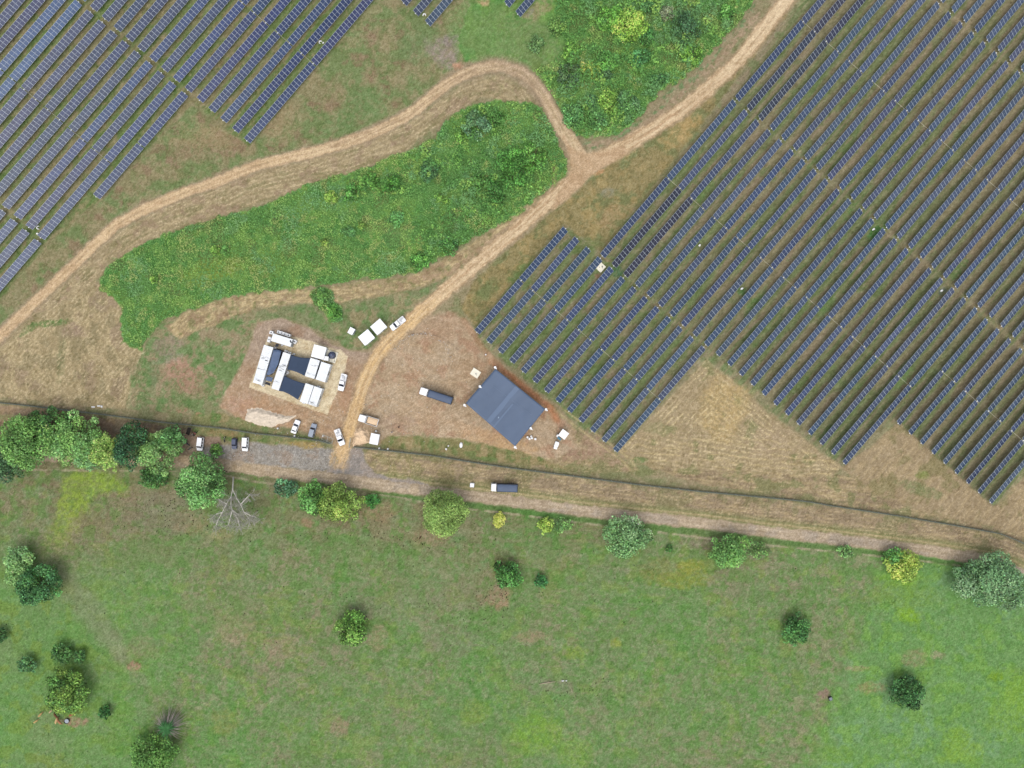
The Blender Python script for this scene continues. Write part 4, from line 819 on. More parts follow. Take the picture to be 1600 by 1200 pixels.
def gate(p0, p1, label, z0=0.0, lying=False):
    a = Vector((*P(*p0), 0)); b = Vector((*P(*p1), 0)); L = (b - a).length; an = atan2((b - a).y, (b - a).x)
    root = empty('gate_leaf', a, an, label, 'gate'); f = MB(); w_ = 2.0
    Rx = 1.0 if lying else 0.12
    def q(x, z): return (x, z * sin(Rx), z * cos(Rx) + .1)
    for z in (0, w_): f.tube([q(0, z), q(L, z)], .06, 6)
    for x in (0, L / 2, L): f.tube([q(x, 0), q(x, w_)], .06, 6)
    f.build('gate_frame', M_gate, root); g = MB(); n = int(L / .3)
    for i in range(1, n): g.tube([q(L * i / n, 0), q(L * i / n, w_)], .03, 4)
    g.build('gate_bars', M_gate, root)
gate((502.5, 686.5), (519, 693), 'pale pipe gate leaf left of the yard entrance', lying=True); gate((548.5, 684), (546, 699), 'pale pipe gate leaf right of the yard entrance beside the sand pile')
# ------------------------------------------------------------------ cabins, containers, canopies
M_white = mat("white painted metal", (252, 253, 255), .5, .35, 0, .06, .8); M_whited = mat("weathered white metal", (240, 244, 246), .55, .3, 0, .16, .5)
M_roofw = mat('white container roof', (244, 247, 249), .55, .3, 0, .1, .7); M_roofdirt = mat("grimy patch", (166, 168, 168), .8, .2, 0, .2, 1.5); M_door = mat("grey door", (150, 158, 164), .5, .3)
M_glassd = mat("dark window", (36, 44, 58), .15, .6); M_net = mat("dark blue shade net", (62, 76, 98), .75, .15, 0, .12, .6)
M_black = mat("black sheet", (34, 36, 44), .6, .3, 0, .2, 1); M_grey = mat("grey metal", (120, 124, 126), .6, .3); M_conc = mat("pale concrete", (253, 247, 226), .9, .1, 0, .1, 1)
def frame4(c, z):
    pts = [Vector((*P(*p, z), 0)) for p in c]; m = sum(pts, Vector()) / 4
    ex = ((pts[1] - pts[0]) + (pts[2] - pts[3])) / 2; ey = ((pts[3] - pts[0]) + (pts[2] - pts[1])) / 2
    if ex.length < ey.length: ex, ey = ey, ex
    return m, ex.length, ey.length, atan2(ex.y, ex.x)
def container(corners, h, label, ribs=True, grime=(), group=None, cat='container', name='site_container'):
    m, L, W, an = frame4(corners, h); root = empty(name, (m.x, m.y, 0), an, label, cat, group)
    w_ = MB(); w_.box((0, 0, h / 2 + .05), (L - .1, W - .1, h - .1))
    n = int(L / .35)
    for i in range(n):
        x = -L / 2 + .3 + (L - .6) * (i + .5) / n
        for s_ in (-1, 1): w_.box((x, s_ * (W / 2 - .03), h / 2), (.17, .05, h - .4))
    for sx in (-1, 1):
        for sy in (-1, 1): w_.box((sx * (L / 2 - .07), sy * (W / 2 - .07), h / 2), (.16, .16, h))
    w_.build('walls', M_whited, root)
    r = MB().box((0, 0, h + .03), (L, W, .1))
    for i in range(int(L / .6)): r.box((-L / 2 + .5 + i * .6, 0, h + .09), (.2, W - .5, .07))
    r.build('roof', M_roofw, root, bevel=.03)
    MB().box((L / 2 - .02, 0, h / 2), (.07, W - .4, h - .5)).box((L / 2 + .03, .1, h / 2), (.05, .06, h - .7)).build('door', M_door, root)
    wd = MB()
    for s_ in (-1, 1): wd.box((0, s_ * (W / 2 + .01), h * .6), (1.2, .06, .8))
    wd.build('window', M_glassd, root)
    if grime:
        g = MB(); rr = random.Random(int(m.x * 10))
        for (fx, sw) in grime:
            for k in range(7): g.box((L * fx + rr.uniform(-.5, .5) * sw, W * rr.uniform(-.36, .36), h + .115), (rr.uniform(.08, .22) * sw, rr.uniform(.5, 1.2), .012))
        g.build('roof_stains', M_roofdirt, root)
    return root
GC = 'white cabins and containers of the fenced site camp'
container([(426.6,520.9),(456.6,530),(454.4,542.2),(423.4,532.5)], 2.8, 'short white container at the top of the camp, tilted across the others', group=GC)
container([(413,538.8),(426.6,543),(410,600.6),(394.4,598.8)], 2.8, 'longest white container along the left edge of the camp', group=GC, grime=((.4,.6),(.1,.6),(-.12,1.4),(-.2,.6)))
container([(442.5,549.4),(454.4,554.4),(435,610.6),(424.4,606.3)], 2.8, 'long white container in the middle between black sheet and shade nets', group=GC, grime=((.3,.4),(-.05,1),(-.16,1)))
container([(485,560),(500,562.5),(491,591.9),(476.3,587.5)], 2.8, 'white container right of the upper shade net with a dark mark on its roof', group=GC, grime=((.3,.5),(-.16,.6)))
container([(502.5,565.6),(516.6,569.4),(508,597.5),(493,592.5)], 2.8, 'clean white container nearest the white pickup beside the pad', group=GC)
container([(477.5,599),(490.3,602.5),(480.5,631.5),(468.4,626.9)], 2.9, 'left one of two joined white containers in the lower right camp', group=GC)
container([(490.9,604),(504,606.9),(494.4,635),(481.2,632)], 2.7, 'right one of two joined white containers, stained roof, lower right camp', group=GC, grime=((.42,.4),(.32,.8)))
def hut(corners, h, label, ov=.25, door=True, group=None, slope=.12, name='white_cabin', mt_=None):
    m, L, W, an = frame4(corners, h); root = empty(name, (m.x, m.y, 0), an, label, 'cabin', group)
    MB().box((0, 0, h / 2), (L - 2 * ov, W - 2 * ov, h)).build('walls', M_whited, root)
    r = MB(); r.levels([[(-L/2,-W/2,h),(L/2,-W/2,h),(L/2,W/2,h),(-L/2,W/2,h)],[(-L/2,-W/2,h+.06),(L/2,-W/2,h+.06),(L/2,W/2,h+.06+slope),(-L/2,W/2,h+.06+slope)]])
    r.build('roof', mt_ or M_white, root, bevel=.02)
    if door:
        dd = MB().box((L * .1, -(W / 2 - ov + .02), h * .42), (.9, .06, h * .8)).build('door', M_door, root)
        MB().box((L * .1 + .33, -(W / 2 - ov + .08), h * .42), (.06, .08, .16)).build('handle', M_grey, dd)
        MB().box((-L * .22, -(W / 2 - ov + .02), h * .6), (.8, .06, .6)).build('window', M_glassd, root)
    return root
hut([(559.4,526.9),(574.7,514),(586,527.8),(570.3,540.3)], 2.6, 'square white cabin, lower left one of the pair beside the track', group='pair of square white cabins beside the track')
hut([(578.1,510.6),(593.8,497.8),(604.7,510.6),(589.7,524)], 2.6, 'square white cabin, upper right one of the pair next to the pickup', group='pair of square white cabins beside the track')
hut([(542.8,519.4),(547.8,511),(555,514.4),(550.3,524)], 2.2, 'tiny white cabin on the grass left of the square pair', ov=.1)
hut([(580,676.6),(593.4,678.8),(590,696),(577,692.5)], 2.5, 'white guard hut between the sand pile and the fence')
hut([(491,538),(510.3,543),(505.6,562.5),(486,556.9)], 2.9, 'square white roofed shelter next to the black water tank', group=GC)
hut([(506.6,556.2),(513.6,557.4),(512.4,563.6),(505.6,562.9)], 2.4, 'small white box cabin squeezed beside the water tank', ov=.05, group=GC, door=False)
h3 = hut([(879,670),(888.8,677),(882.4,687.5),(872.6,680)], 2.4, 'white roofed shelter right of the big blue canopy', group=None)
# small white units standing round the camp
wu = None
def unit(px, py, wx, wy, an, label, h=1.0, mt_=None, group='small white units around the camp'):
    X, Y = P(px, py, h); root = empty('air_conditioner', (X, Y, 0), an, label, 'air conditioner', group)
    MB().box((0, 0, h / 2), (wx, wy, h)).box((0, 0, h + .02), (wx * .9, wy * .9, .04)).build('casing', M_white, root, bevel=.03)
    MB().cyl((0, 0, h + .04), min(wx, wy) * .28, .03, 14).build('fan', M_grey, root); return root
A0 = -.29
for i, (a, b_) in enumerate(((435.2,518.8),(440.2,520.3),(445.2,522),(450.4,523.8))):
    unit(a, b_, 1.0, .9, A0, ('first', 'second', 'third', 'fourth')[i] + ' from the left in the row of four white boxes above the top container', 1.4)
unit(423.8, 519.6, 1.1, 1.0, A0, 'white box at the upper left corner of the top container', 1.2)
unit(420.3, 530.5, .9, 1.7, A0, 'tall white box between the top container and the longest container', 1.6)
unit(460.3, 534, .9, 1.1, A0 - .3, 'white box at the right end of the top container', 1.2)
unit(429.5, 543.4, .7, .5, A0, 'white unit at the head of the black sheet', .9)
unit(446.7, 548.5, .9, .5, A0, 'white unit, left one of two at the head of the middle container', .9)
unit(452.2, 551, .9, .5, A0, 'white unit, right one of two at the head of the middle container', .9)
unit(458.8, 553.3, .6, .5, A0, 'small white unit at the corner of the upper shade net', .9)
unit(440.3, 539, .5, .5, A0, 'tiny white unit below the top container', .8)
unit(449.6, 582.2, .5, .8, A0, 'cream unit in the gap between the two shade nets', .9)
unit(446.5, 584, .5, 1.0, A0, 'white unit against the middle container between the nets', .9)
unit(473.8, 629.4, .9, .4, A0, 'white unit below the left joined container', .9)
unit(497.5, 604, 1.0, .4, A0, 'white unit at the head of the right joined container', .9)
unit(410, 602.4, .7, .5, A0, 'white unit at the foot of the longest container', .9)
unit(494, 560.6, .7, .3, A0, 'white unit under the square shelter roof edge', .9)
def sheet(name, rows, label, cat, mt_, z, sag=.3, legs=True, group=None, sub=6):
    """cloth between four curved edges: rows = list of rows of (px,py[,z])"""
    zz = lambda p: p[2] if len(p) > 2 else z
    G = [[Vector((*P(p[0], p[1], zz(p)), zz(p))) for p in r] for r in rows]
    # refine
    def interp(line, n):
        out = []
        for i in range(len(line) - 1):
            for k in range(n): out.append(line[i].lerp(line[i + 1], k / n))
        return out + [line[-1]]
    Rr = [interp(r, sub) for r in G]; cols = list(zip(*Rr)); cols = [interp(list(c), sub) for c in cols]; Rr = list(zip(*cols)); nr, nc = len(Rr), len(Rr[0])
    org = sum((c for c in (Rr[0][0], Rr[0][-1], Rr[-1][0], Rr[-1][-1])), Vector()) / 4; org.z = 0
    vs = []
    for i, r in enumerate(Rr):
        for j, p in enumerate(r): vs.append(p - org - Vector((0, 0, sag * 4 * (i / (nr - 1)) * (1 - i / (nr - 1)) + sag * 2 * (j / (nc - 1)) * (1 - j / (nc - 1)))))
    fs = [(i * nc + j, i * nc + j + 1, (i + 1) * nc + j + 1, (i + 1) * nc + j) for i in range(nr - 1) for j in range(nc - 1)]
    root = empty(name, org, 0, label, cat, group); b = MB(); b.quadmesh(vs, fs); o = b.build('canopy', mt_, root, smooth=True); md = o.modifiers.new('thickness', 'SOLIDIFY'); md.thickness = .05
    if legs:
        for c in (vs[0], vs[nc - 1], vs[-1], vs[-nc]):
            MB().cyl((0, 0, 0), .06, max(.3, c.z - .02), 8).build('pole', M_grey, root, loc=(c.x * .99, c.y * .99, 0))
    return root
def curve(a, b, c): return [a, b, c]
sheet('shade_net', [[(454.6,554.6),(462,556.8),(470,558.6),(478,559.3),(485,559.4)], [(451.5,566),(460,568),(468,570.8),(475,572.8),(481,573.5)], [(448.8,577.6),(456,579),(463,581.2),(470,584.2),(475.6,587.3)]], 'upper dark blue shade net stretched between two containers', 'shade net', M_net, 2.7, .12, group='dark blue shade nets')
sheet('shade_net', [[(444,587),(452,590.8),(460,594.3),(468,597),(476.9,599.4)], [(440,598.5),(447.5,600.7),(455.5,604),(463.5,607.6),(471.5,612)], [(435.8,610.8),(443,612),(450.5,615.2),(458,619.8),(465.6,624.6)]], 'lower dark blue shade net stretched between two containers', 'shade net', M_net, 2.7, .12, group='dark blue shade nets')
M_sheet2 = mat("blue grey sheet", (84, 104, 136), .5, .35, 0, .3, .9)
sheet('tarpaulin', [[(427.3,546.5),(433,546.3),(439.5,548.5)], [(421.6,566.8),(427.5,568),(434.5,569.2)], [(416.5,585.5),(420.5,586.2),(428,582)]], 'blue grey tarpaulin roofing the alley between the two left containers', 'tarpaulin', M_sheet2, 2.6, .1, legs=True)
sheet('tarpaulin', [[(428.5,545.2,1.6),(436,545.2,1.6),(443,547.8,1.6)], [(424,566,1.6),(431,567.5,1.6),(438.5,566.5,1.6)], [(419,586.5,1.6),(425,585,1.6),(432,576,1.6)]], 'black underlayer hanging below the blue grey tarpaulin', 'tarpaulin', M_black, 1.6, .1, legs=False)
sheet('tarpaulin', [[(416.5,588.5),(421,588.6),(426.5,590.3)], [(415,594),(419.5,595.3),(424.5,596.5)]], 'short blue grey tarpaulin near the foot of the left containers', 'tarpaulin', M_sheet2, 2.5, .05)
sheet('tarpaulin', [[(414.8,597.2),(419,597.6),(423,599.5)], [(414,600),(418,601.2),(421.5,602.5)]], 'lowest small dark tarpaulin at the foot of the left containers', 'tarpaulin', M_black, 2.4, .05)
sheet('tarpaulin', [[(431.5,537),(434,537.5),(436.5,538.5)], [(429.5,541),(432,541.5),(434.5,541.5)]], 'small black tarpaulin below the top container', 'tarpaulin', M_black, 2.2, .05)
sheet('tarpaulin', [[(452.8,532.2,2.95),(454.2,531.5,2.95)], [(453.6,535.6,2.95),(456,535.4,2.95)]], 'dark patch of sheet on the right end of the top container', 'tarpaulin', M_black, 2.95, .0, legs=False)
# shade roof and sheet on posts near the trees
sheet('black_sheet_roof', [[(293.2,668.2),(298.8,669.2)], [(290.3,677.6),(295.6,680.6)]], 'small black sheet roof on poles beside the roadside tree', 'sheet roof', mat("dark brown sheet", (34, 28, 22), .7, .2), 2.3, .03)
# big canopy
M_can = mat("blue grey fabric", (88, 105, 130), .55, .3, 0, .1, .18)
def canopy():
    z = 4.0; cs = [(774,576),(852,639),(804.8,697.3),(727.5,630)]; N, E, Sx, Wx = [Vector((*P(*c, z), z)) for c in cs]
    org = (N + E + Sx + Wx) / 4; org.z = 0; n = 26; vs = []
    for i in range(n + 1):
        for j in range(n + 1):
            u_ = i / n; v_ = j / n; p = (N.lerp(E, u_)).lerp(Wx.lerp(Sx, u_), v_)
            ridge = .5 * math.exp(-((u_ - .5) / .03) ** 2) * .25 + .12 * math.exp(-((v_ - .25) / .012) ** 2) * (.2 if u_ > .1 else 0)
            dz = -.5 * 4 * u_ * (1 - u_) * v_ * (1 - v_) * 2 + ridge + .05 * sin(u_ * 31) * sin(v_ * 5)
            vs.append(p - org + Vector((0, 0, dz)))
    fs = [(i * (n + 1) + j, i * (n + 1) + j + 1, (i + 1) * (n + 1) + j + 1, (i + 1) * (n + 1) + j) for i in range(n) for j in range(n)]
    root = empty('fabric_canopy', org, 0, 'huge flat blue grey fabric canopy tied to posts in the yard', 'canopy'); b = MB(); b.quadmesh(vs, fs)
    o = b.build('fabric', M_can, root, smooth=True); md = o.modifiers.new('thickness', 'SOLIDIFY'); md.thickness = .06
    sb = MB()
    def pt(u_, v_): return (N.lerp(E, u_)).lerp(Wx.lerp(Sx, u_), v_) - org
    def seam(a, b_, w_):
        k = [pt(a[0] + (b_[0] - a[0]) * t / 12, a[1] + (b_[1] - a[1]) * t / 12) + Vector((0, 0, .06 - .5 * 8 * (a[0] + (b_[0] - a[0]) * t / 12) * (1 - (a[0] + (b_[0] - a[0]) * t / 12)) * (a[1] + (b_[1] - a[1]) * t / 12) * (1 - (a[1] + (b_[1] - a[1]) * t / 12)) + .04)) for t in range(13)]
        d_ = (k[-1] - k[0]).normalized().cross(Vector((0, 0, 1))) * w_ / 2; vv = []
        for q in k: vv += [q - d_, q + d_]
        sb.quadmesh(vv, [(2 * t, 2 * t + 2, 2 * t + 3, 2 * t + 1) for t in range(12)])
    seam((.12, .33), (.9, .28), .12); seam((.45, .02), (.45, .98), 1.5); seam((.56, .35), (.56, .99), .5)
    sb.build('seams', mat("light seam", (101, 119, 145), .6, .3), root)
    op = MB(); op.box((pt(.52, .78)) + Vector((0, 0, -.15)), (.7, .5, .12), .6).build('patch', mat("pale patch", (150, 168, 190), .7, .2), root)
    posts = [(773.6,574,2.9,.1),(749.8,603.8,1.5,3.3),(725.8,633,3.3,1.7),(853.2,639.7,0.1,-1.6),(829.3,669.2,.35,-1.6),(804.8,698.8,-1.2,-1.8)]
    for (a, b_, g1, g2) in posts:
        X, Y = P(a, b_, 4.2); p = Vector((X, Y, 0)) - org
        MB().cyl((0, 0, -.1), .14, 4.2, 10).build('post', M_grey, root, loc=p)
        MB().cyl((0, 0, 3.8), .42, .5, 14, r2=.36).box((.3, -.3, 3.95), (.5, .3, .35), -.7).build('post_cap', M_white, root, loc=p)
        for g in (g1, g2):
            MB().tube([(0, 0, 4.0), (cos(g) * 1.9, sin(g) * 1.9, 0)], .035, 5).build('guy_rope', mat("rope", (190, 176, 150), .9, .1), root, loc=p)
canopy()
# pads
def slab(name, corners, label, h=.25, cat='slab'):
    m, L, W, an = frame4(corners, h); root = empty(name, (m.x, m.y, 0), an, label, cat); MB().box((0, 0, h / 2 - .1), (L, W, h + .2)).build('slab', M_conc, root, bevel=.02); return root, L, W
r1, L, W = slab('concrete_slab', [(740,574.5),(752,581.5),(745.5,592),(734.5,584)], 'white square concrete slab beside the top corner of the canopy'); MB().cyl((.2, -.1, .15), .16, .35, 10).tube([(.2, -.1, .3), (.7, -.5, .3)], .04, 5).build('pipe_stub', M_grey, r1)
MB().cyl((-L / 2 + .1, W / 2 - .1, .1), .12, .5, 8).build('corner_peg', M_white, r1)
r2, L, W = slab('concrete_slab', [(938.5,409),(947,417),(938.8,426),(930,418)], 'cream concrete pad between solar rows at the field lane'); b = MB().cyl((-.5, .2, .1), .22, .3, 10).cyl((-.2, .5, .1), .12, .3, 8).box((.3, -.3, .2), (.25, .2, .2), .4); b.build('pipe_stub', M_grey, r2)
r3, L, W = slab('concrete_slab', [(511.9,546.3),(528.6,551.2),(523,567.8),(507,563)], 'pale square slab under the round water tank', .3)
X, Y = P(517.8, 554.9, 1.8); wt = empty('water_tank', (X, Y, 0), 0, 'round dark blue water tank standing on the pale slab', 'water tank')
M_tank = mat("dark tank plastic", (54, 62, 88), .45, .4, 0, .15, 1)
bt = MB(); n = 24
rings = [[(cos(2*pi*k/n)*r_, sin(2*pi*k/n)*r_, z_) for k in range(n)] for r_, z_ in ((1.1,.2),(1.12,.6),(1.08,.65),(1.12,.7),(1.12,1.1),(1.08,1.15),(1.12,1.2),(1.1,1.6),(.9,1.8),(.4,1.95))]
bt.levels(rings).build('tank_body', M_tank, wt, smooth=False); MB().cyl((0, 0, 1.93), .28, .12, 14).build('lid', mat("tank lid", (92, 104, 132), .5, .3), wt); MB().tube([(.7, -.9, .4), (.5, -2.2, .35)], .06, 6).build('pipe', M_grey, wt)
# heaps
def heap(name, poly, h, mt_, label, seed, cat='heap'):
    cx = sum(p[0] for p in poly) / len(poly); cy = sum(p[1] for p in poly) / len(poly); X, Y = P(cx, cy); n = 40; rng = random.Random(seed)
    xs = [p[0] for p in poly]; ys = [p[1] for p in poly]; gxx = np.linspace(min(xs) - 2, max(xs) + 2, 56); gyy = np.linspace(min(ys) - 2, max(ys) + 2, 44); A, B = np.meshgrid(gxx, gyy)
    sd = psd(A.ravel().astype(np.float32), B.ravel().astype(np.float32), poly); f1 = fb(A.ravel(), B.ravel(), 4, 3, seed); z = sm(-1.5, 6, sd + (f1 - .5) * 5) * h * (.6 + .8 * fb(A.ravel(), B.ravel(), 4, 3, seed + 3)) - .18
    V = np.stack([(A.ravel() - 800) * S - X, (600 - B.ravel()) * S - Y, z], 1); w_ = 56; I = (np.arange(43)[:, None] * w_ + np.arange(55)[None]).ravel(); F = np.stack([I, I + w_, I + w_ + 1, I + 1], 1)
    keep = (z[F] > -.17).any(1); o = bpy.data.objects.new(name, set_mesh(name, V, F[keep], mt_)); COL.objects.link(o); o.location = (X, Y, 0); tag(o, label, cat); return o
heap('sand_pile', [(556,671),(566,669),(573,672),(577,680),(577,692),(565,694),(551,697),(552,686)], 1.3, mat("pale sand", (238, 208, 172), .95, .05, 0, .1, 2, bump=.15), 'pale sand pile between the gate and the guard hut', 5, 'sand pile')
heap('rubble_heap', [(386,640),(400,638),(412,641),(430,645),(446,650),(461,650),(452,658),(436,662),(424,668),(410,664),(392,660),(383,657)], 1.0, mat("pale rubble", (232, 216, 194), .95, .05, 0, .22, 1.6, bump=.4), 'pale rubble heap left of the parked white car', 9, 'rubble heap')
# drums and sacks
M_drum = mat("white drum plastic", (250, 250, 250), .5, .3)
dr0 = None
def drum(px, py, label, r=.28, h=.8, group='white drums beside the canopy'):
    global dr0
    X, Y = P(px, py, h)
    if dr0 is None:
        rg = [[(cos(2*pi*k/14)*a, sin(2*pi*k/14)*a, z_) for k in range(14)] for a, z_ in ((.26,0),(.3,.08),(.29,.3),(.31,.34),(.29,.38),(.29,.6),(.31,.64),(.3,.76),(.24,.82))]
        dr0 = empty('white_drum', (0, 0, 0)); MB().levels(rg).build('drum_body', M_drum, dr0); MB().cyl((.12, 0, .8), .06, .05, 8).build('cap', M_grey, dr0); o = dr0
    else: o = tree_copy(dr0)
    o.location = (X, Y, 0); s_ = r / .3; o.scale = (s_, s_, 1); tag(o, label, 'drum', group)
drum(824.3, 683.3, 'leftmost white drum of the cluster beside the canopy', .34); drum(827.5, 685.6, 'lower middle white drum of the cluster beside the canopy', .36); drum(830, 681.9, 'topmost white drum of the cluster beside the canopy', .3); drum(831.3, 684.6, 'white drum under the topmost one beside the canopy', .34); drum(836.5, 686, 'white drum standing apart to the right of the cluster', .36)
drum(697, 701.8, 'white drum on rough grass left of the white pile', .28, group=None); drum(700.5, 696.8, 'smaller white drum above another on rough grass', .22, group=None)
drum(459.8, 681, 'white drum behind the white parked car', .25, group=None); drum(504.3, 681.2, 'white drum next to the left gate leaf', .26, group=None); drum(587.3, 673.8, 'white drum above the guard hut', .28, group=None); drum(605.8, 701.6, 'white drum at the fence right of the guard hut', .26, group=None); drum(592.2, 700.5, 'cream drum at the fence below the guard hut', .24, group=None); drum(433.5, 669.5, 'white drum below the rubble heap', .24, group=None); drum(759, 554, 'white drum at the yard edge below the solar rows', .24, group=None)
def sack(px, py, label, an=.6, L=1.05, W=.6, crescent=False, group='white sacks lying among the solar rows'):
    X, Y = P(px, py, .3); b = MB(); n = 12; R_ = []
    if crescent:
        pts = [(cos(t) * L * .45, sin(t) * L * .4, .22) for t in [x * pi / 6 for x in range(-4, 5)]]; b.tube(pts, [.06, .12, .16, .18, .2, .18, .16, .12, .06], 8)
    else:
        for x, w_, h_ in ((-.5, .12, .1), (-.42, .34, .26), (-.2, .5, .4), (.1, .5, .42), (.36, .38, .3), (.5, .12, .1)):
            R_.append([(x * L, cos(2*pi*k/n) * W * .5 * w_ / .5, .02 + (h_ * .5) * (1 + sin(2*pi*k/n)) * .9) for k in range(n)])
        b.levels(R_)
    o = b.build('white_sack', M_drum, smooth=True, loc=(X, Y, 0)); o.rotation_euler.z = an; tag(o, label, 'sack', group); return o
sack(1365.5, 358, 'plump white sack lying on the greenest grass between solar rows'); sack(1472, 454, 'white sack on a grey patch lower right in the solar field', .4, .95)
sack(1093.5, 383, 'white sack between solar rows right of the cream pad', .7, .9); sack(1159.5, 450.8, 'white sack on grass below and right of the other in the field', .5, 1.0)
sack(60, 355.5, 'white crescent shaped bag above the small sack, left solar field', pi, 1.2, .6, True); sack(57.8, 364.8, 'small white sack touching the lowest left solar row', .1, .8, .5)
sack(501, 66, 'white crescent shaped bag between the last rows of the upper left field', 2.4, 1.1, .5, True); sack(663, 23.8, 'white crescent bag beside the cut off rows at the top edge', 1.6, 1.1, .5, True)
sack(505, 66.5, 'small pale sheet beside the crescent bag in the upper left field', .8, .7, .4)
sack(720.3, 695.5, 'grey white pile of sacks on rough grass left of the canopy', 1.5, 1.7, 1.0, group=None)
def board(px, py, L, W, an, label, z=.1):
    X, Y = P(px, py, z); o = MB().box((0, 0, z), (L, W, .08), 0, rx=.1).box((L * .2, 0, z + .06), (.1, W, .05)).build('white_board', M_drum, loc=(X, Y, 0)); o.rotation_euler.z = an; tag(o, label, 'board', 'white boards lying by the west fence')
board(145.5, 635.8, 1.1, .38, -.02, 'white board, leftmost of three lying above the west fence'); board(154.3, 634.3, 1.0, .38, .03, 'white board, middle of three lying above the west fence'); board(158.8, 635.3, .5, .6, 0, 'square white board, rightmost of three above the west fence')
def crate(px, py, w_, an, label, h=1.4):
    X, Y = P(px, py, h); root = empty('white_box', (X, Y, 0), an, label, 'box'); MB().box((0, 0, h / 2), (w_, w_, h)).build('box_body', M_white, root, bevel=.12); MB().box((0, 0, h + .02), (w_ * .84, w_ * .84, .06)).build('lid', M_white, root, bevel=.02); return root
crate(737.5, 758.2, 1.3, -.1, 'white cube box standing in dry grass left of the truck', 1.2)
# feeding trough, log
X, Y = P(104, 1127, .5); tr = empty('water_trough', (X, Y, 0), 0, 'round grey water trough beside the cows', 'trough')
rg = [[(cos(2*pi*k/20)*a, sin(2*pi*k/20)*a, z_) for k in range(20)] for a, z_ in ((.72,0),(.8,.55),(.7,.55),(.68,.42))]; MB().levels(rg).build('trough_rim', M_black, tr); MB().cyl((0, 0, .4), .66, .05, 20).build('water_surface', mat("trough water", (140, 152, 162), .1, .6), tr)
X, Y = P(1298, 1092, .5); tr = empty('water_trough', (X, Y, 0), .3, 'dark square trough on bare soil at the pasture fence line', 'trough'); MB().box((0, 0, .3), (1.1, 1.1, .6)).build('trough_rim', M_black, tr, bevel=.05); MB().box((0, 0, .61), (.9, .9, .03)).build('water_surface', mat("dark trough water", (92, 106, 112), .1, .6), tr)
X, Y = P(855, 1067.5, .1); b = MB().tube([(-2.6, -.35, .08), (-1, 0, .14), (.6, .25, .16), (2.6, .5, .1)], [.06, .13, .12, .07], 8).tube([(0, .15, .14), (.5, .6, .2)], [.07, .03], 6); o = b.build('fallen_branch', mat("driftwood", (186, 170, 146), .9, .1, 0, .2, 2), loc=(X, Y, 0)); tag(o, 'bleached fallen branch lying in the pasture', 'branch')
sack(879.5, 1064, 'bright white stone, left one of two at the end of the fallen branch', .1, .9, .35, group=None)['category'] = 'stone'; sack(885, 1063.8, 'white stone, right one of two at the end of the fallen branch', .3, .6, .3, group=None)['category'] = 'stone'
X, Y = P(893, 1079, .1); o = MB().tube([(0, .6, .1), (.1, 0, .14), (.25, -.7, .1)], [.05, .07, .04], 6).build('fallen_branch', MATS["driftwood"], loc=(X, Y, 0)); tag(o, 'short upright lying stick below the white stones', 'branch')
# ------------------------------------------------------------------ vehicles
M_tyre = mat("tyre rubber", (40, 40, 42), .9, .1); M_rim = mat("wheel rim", (150, 152, 155), .4, .5, .5); M_lamp = mat("headlight glass", (225, 230, 235), .1, .6); M_tail = mat("tail light red", (170, 40, 36), .3, .5); M_trim = mat("black trim", (30, 32, 36), .6, .3)
def paint(n, c): return mat(n, c, .28, .5)
P_white = paint("white car paint", (252, 253, 255)); P_grey = paint("grey car paint", (142, 152, 168)); P_navy = paint("navy car paint", (48, 62, 96))
def wheels(root, xs, W, r=.36, tw=.24):
    proto = None
    for x in xs:
        for s_ in (-1, 1):
            if proto is None:
                proto = empty('wheel', (x, s_ * (W / 2 - tw / 2 + .01), r)); proto.parent = root
                t = MB().tube([(0, -tw / 2, 0), (0, -tw / 2 + .04, 0), (0, tw / 2 - .04, 0), (0, tw / 2, 0)], [r * .86, r, r, r * .86], 18); t.build('tyre', M_tyre, proto); MB().tube([(0, -tw / 2 - .015, 0), (0, tw / 2 + .015, 0)], r * .55, 12).build('rim', M_rim, proto)
            else:
                q = tree_copy(proto, root); q.location = (x, s_ * (W / 2 - tw / 2 + .01), r)
def outline(L, W, rf, rr, k=4):
    """rounded plan outline, front at +x"""
    pts = []
    for (cx, cy, r, a0) in ((L / 2 - rf, W / 2 - rf, rf, 90), (L / 2 - rf, -W / 2 + rf, rf, 0), (-L / 2 + rr, -W / 2 + rr, rr, -90), (-L / 2 + rr, W / 2 - rr, rr, -180)):
        for i in range(k + 1): a = radians(a0 - 90 * i / k); pts.append((cx + cos(a) * r, cy + sin(a) * r))
    return pts
def ring(pts, z, sx=1, sy=1, dx=0, zf=0, L=4): return [(x * sx + dx, y * sy, z + zf * (x / (L / 2))) for x, y in pts]
